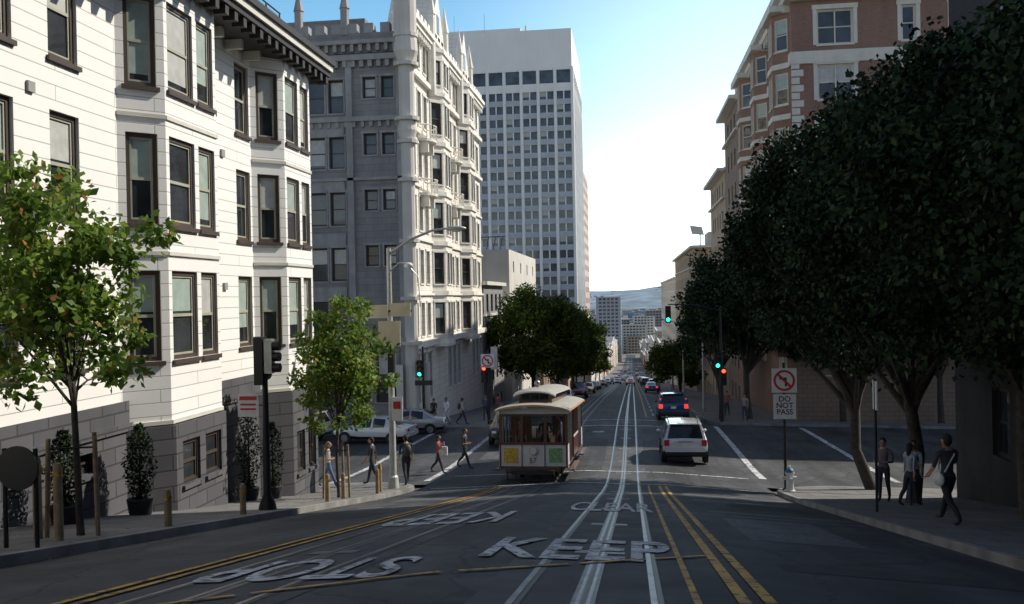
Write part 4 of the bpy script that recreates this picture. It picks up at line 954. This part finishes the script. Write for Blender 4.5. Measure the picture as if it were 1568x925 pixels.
    mb.sph(hc+Vector((0,.052,-.032))*H,(.016*H,.006*H,.004*H),cloth((.3,.08,.07)),8,5)
    mb.sph(hc+Vector((0,-.008,.012))*H,(.049*H,.056*H,.064*H),HA,16,8,0,.52); mb.sph(hc+Vector((0,-.022,-.002))*H,(.046*H,.043*H,.062*H),HA,14,10)
    if longhair: mb.sph(hc+Vector((0,-.035,-.06))*H,(.043*H,.03*H,.09*H),HA,12,8)
    if hat: mb.sph(hc+Vector((0,0,.018))*H,(.053*H,.06*H,.06*H),cloth(hat),14,6,0,.5); mb.sph(hc+Vector((0,.06,.022))*H,(.04*H,.045*H,.006*H),cloth(hat),12,6)
    for wr,hd,s in hands:
        d=(hd-wr).normalized(); sd=Vector((0,1,0)) if abs(d.y)<.7 else Vector((s*-1,0,0)); sd=(sd-d*sd.dot(d)).normalized(); nrm=d.cross(sd)
        for q,(o,l) in enumerate(((-.011,.036),(-.004,.043),(.004,.041),(.011,.031))):
            p=hd+sd*o*H; mb.tube([p,p+d*l*.5*H,p+(d*.9+nrm*.35*s)*l*H],[.0052*H,.005*H,.0036*H],6,SK)
        p=wr+d*.012*H+sd*.012*H; mb.tube([p,p+(d*.6+sd*.6)*.02*H,p+(d*.95+sd*.4)*.038*H],[.006*H,.0055*H,.004*H],6,SK)
    if bag:
        kind,c=bag; BG=cloth(c,.6)
        if kind=='hand':
            h=hands[1][1]; mb.box(h.x-.05,h.x+.07,h.y-.16,h.y+.16,h.z-.5,h.z-.15,BG); mb.tube([(h.x,h.y-.1,h.z-.15),(h.x,h.y,h.z-.02),(h.x,h.y+.1,h.z-.15)],.008,5,BG)
        if kind=='back': mb.sph((0,-.12*H,.70*H),(.085*H,.06*H,.12*H),BG,14,10)
        if kind=='side':
            mb.sph((-.12*H,-.02*H,.52*H),(.035*H,.08*H,.075*H),BG,12,8); mb.tube([(-.11*H,.0,.57*H),(-.05*H,.066*H,.69*H),(.06*H,.035*H,.815*H),(.05*H,-.05*H,.78*H),(-.08*H,-.06*H,.6*H)],.009*H,6,BG)
    zg=(zt(x,y)+(.14 if (x<LC or x>RC) and (y<Y0 or y>Y1) else .0)) if z is None else z
    return mb.build(name,(x,y,zg-min(feet)*H+.005),(0,0,R(heading)),smooth=60)
person('walking_man',5.85,18.1,20,1.76,(.05,.045,.05),(.02,.02,.022),stride=.42,arms='one',sleeve='short',bag=('side',(.6,.6,.58)))
person('standing_man',6.75,26.0,150,1.74,(.16,.12,.14),(.03,.035,.05),stride=.12,arms='front',sleeve='long')
person('woman',7.2,24.9,170,1.68,(.5,.58,.66),(.05,.07,.12),longhair=True,stride=.18,bag=('side',(.55,.55,.6)))
person('woman',6.95,24.3,-60,1.62,(.3,.33,.38),(.03,.03,.04),longhair=True,stride=.25)
person('walking_woman',-11.7,31.6,-70,1.66,(.05,.045,.05),(.08,.14,.28),longhair=True,stride=.4,hair=(.12,.06,.03))
person('walking_woman',-10.75,31.3,-80,1.68,(.45,.42,.36),(.09,.14,.26),longhair=True,stride=.4,hair=(.18,.1,.05),arms='front')
person('pedestrian',-9.3,31.8,90,1.75,(.05,.05,.06),(.04,.04,.05),stride=.3)
person('pedestrian',-8.0,31.6,30,1.78,(.035,.035,.04),(.03,.03,.035),stride=.25,bag=('back',(.05,.05,.05)))
person('walking_woman',-8.0,37.0,-95,1.62,(.34,.07,.06),(.04,.03,.04),longhair=True,stride=.35,bag=('hand',(.55,.5,.5)),arms='one')
person('walking_man',-7.15,38.4,-100,1.76,(.05,.045,.05),(.035,.035,.04),stride=.35,arms='front')
person('man_in_white',-11.6,56.2,160,1.78,(.8,.8,.8),(.7,.71,.75),stride=.3)
person('pedestrian',-10.6,56.4,-70,1.72,(.5,.48,.47),(.04,.04,.05),stride=.35,bag=('back',(.06,.05,.05)))
person('pedestrian',-12.4,56.3,170,1.74,(.04,.04,.05),(.04,.04,.05),stride=.25)
person('pedestrian',-9.7,60,180,1.7,(.1,.1,.2),(.05,.05,.05),stride=.3)
person('pedestrian',-9.3,63,10,1.7,(.3,.1,.1),(.05,.05,.05),stride=.3)
person('pedestrian',6.95,58.6,160,1.72,(.35,.3,.3),(.05,.06,.1),stride=.2)
person('pedestrian',6.4,64,160,1.72,(.35,.12,.1),(.05,.06,.1),stride=.2)
zc=zt(-3.5,34.2)+.6
person('gripman',-3.25,33.9,180,1.7,(.05,.03,.03),(.03,.03,.03),stride=.05,arms='front',sleeve='long',z=zc,hat=(.03,.03,.04))
person('passenger',-4.1,33.4,180,1.62,(.2,.08,.06),(.04,.04,.05),stride=.05,z=zc,longhair=True)
person('passenger',-2.75,34.7,90,1.65,(.15,.15,.2),(.04,.04,.05),stride=.05,z=zc)
# ---------------------------------------------------------------- light & camera
el=R(40); az=R(30)
S=Vector((math.cos(el)*math.cos(az),math.cos(el)*math.sin(az),math.sin(el)))
ld=bpy.data.lights.new('sun','SUN'); ld.energy=5.0; ld.angle=R(.5); ld.color=(1,.94,.83)
lo=bpy.data.objects.new('sun',ld); sc.collection.objects.link(lo); lo.rotation_euler=(-S).to_track_quat('-Z','Y').to_euler(); lo.location=(30,20,60)
w=bpy.data.worlds.new('World'); sc.world=w; w.use_nodes=True; nt=w.node_tree; bg=nt.nodes['Background']; out=nt.nodes['World Output']
sk=nt.nodes.new('ShaderNodeTexSky'); sk.sky_type='NISHITA'; sk.sun_disc=False; sk.sun_elevation=el; sk.sun_rotation=math.pi/2-az; sk.altitude=50; sk.air_density=1.0; sk.dust_density=.4; sk.ozone_density=1.5
tint=_n(nt,'ShaderNodeMix',data_type='RGBA',blend_type='MULTIPLY'); tint.inputs[0].default_value=1; tint.inputs[7].default_value=(1.10,1.02,1.0,1)
nt.links.new(sk.outputs[0],tint.inputs[6]); nt.links.new(tint.outputs[2],bg.inputs[0]); bg.inputs[1].default_value=.115
tc=_n(nt,'ShaderNodeTexCoord'); nm=_n(nt,'ShaderNodeVectorMath',operation='NORMALIZE'); nt.links.new(tc.outputs['Generated'],nm.inputs[0])
sx=_n(nt,'ShaderNodeSeparateXYZ'); nt.links.new(nm.outputs[0],sx.inputs[0])
dt=_n(nt,'ShaderNodeVectorMath',operation='DOT_PRODUCT'); nt.links.new(nm.outputs[0],dt.inputs[0]); dt.inputs[1].default_value=(math.cos(az),math.sin(az),0)
def mp(src,a,b,c,d):
    m=_n(nt,'ShaderNodeMapRange',interpolation_type='SMOOTHSTEP'); m.inputs[1].default_value=a;m.inputs[2].default_value=b;m.inputs[3].default_value=c;m.inputs[4].default_value=d; nt.links.new(src,m.inputs[0]); return m.outputs[0]
def ma(op,a,b):
    m=_n(nt,'ShaderNodeMath',operation=op)
    for i,v in enumerate((a,b)):
        if isinstance(v,(int,float)): m.inputs[i].default_value=v
        else: nt.links.new(v,m.inputs[i])
    return m.outputs[0]
side=mp(dt.outputs['Value'],.26,.60,0.,.62); low=mp(sx.outputs['Z'],.10,.60,1.,0.); hor=mp(sx.outputs['Z'],0.,.24,.5,0.)
hz=ma('ADD',ma('MULTIPLY',side,low),hor)
bg2=_n(nt,'ShaderNodeBackground'); bg2.inputs[0].default_value=(1,.99,.97,1); nt.links.new(hz,bg2.inputs[1])
blue=ma('MULTIPLY',mp(sx.outputs['Z'],.22,.50,1.,0.),mp(sx.outputs['Y'],-.1,.6,.1,1.))
bg3=_n(nt,'ShaderNodeBackground'); bg3.inputs[0].default_value=(.015,.27,.42,1); nt.links.new(blue,bg3.inputs[1])
ads=_n(nt,'ShaderNodeAddShader'); nt.links.new(bg.outputs[0],ads.inputs[0]); nt.links.new(bg2.outputs[0],ads.inputs[1])
ad2=_n(nt,'ShaderNodeAddShader'); nt.links.new(ads.outputs[0],ad2.inputs[0]); nt.links.new(bg3.outputs[0],ad2.inputs[1]); nt.links.new(ad2.outputs[0],out.inputs[0])
cam=bpy.data.cameras.new('camera'); co=bpy.data.objects.new('camera',cam); sc.collection.objects.link(co); sc.camera=co
cam.sensor_width=36; cam.lens=36*1400/1568; cam.clip_end=30000; cam.clip_start=.05
co.location=(0,0,0)
co.rotation_euler=(Matrix.Rotation(R(7.4),3,'Z')@Matrix.Rotation(R(89.7),3,'X')@Matrix.Rotation(-TL,3,'Z')).to_euler()
sc.view_settings.view_transform='Standard'; sc.view_settings.look='None'; sc.view_settings.exposure=0
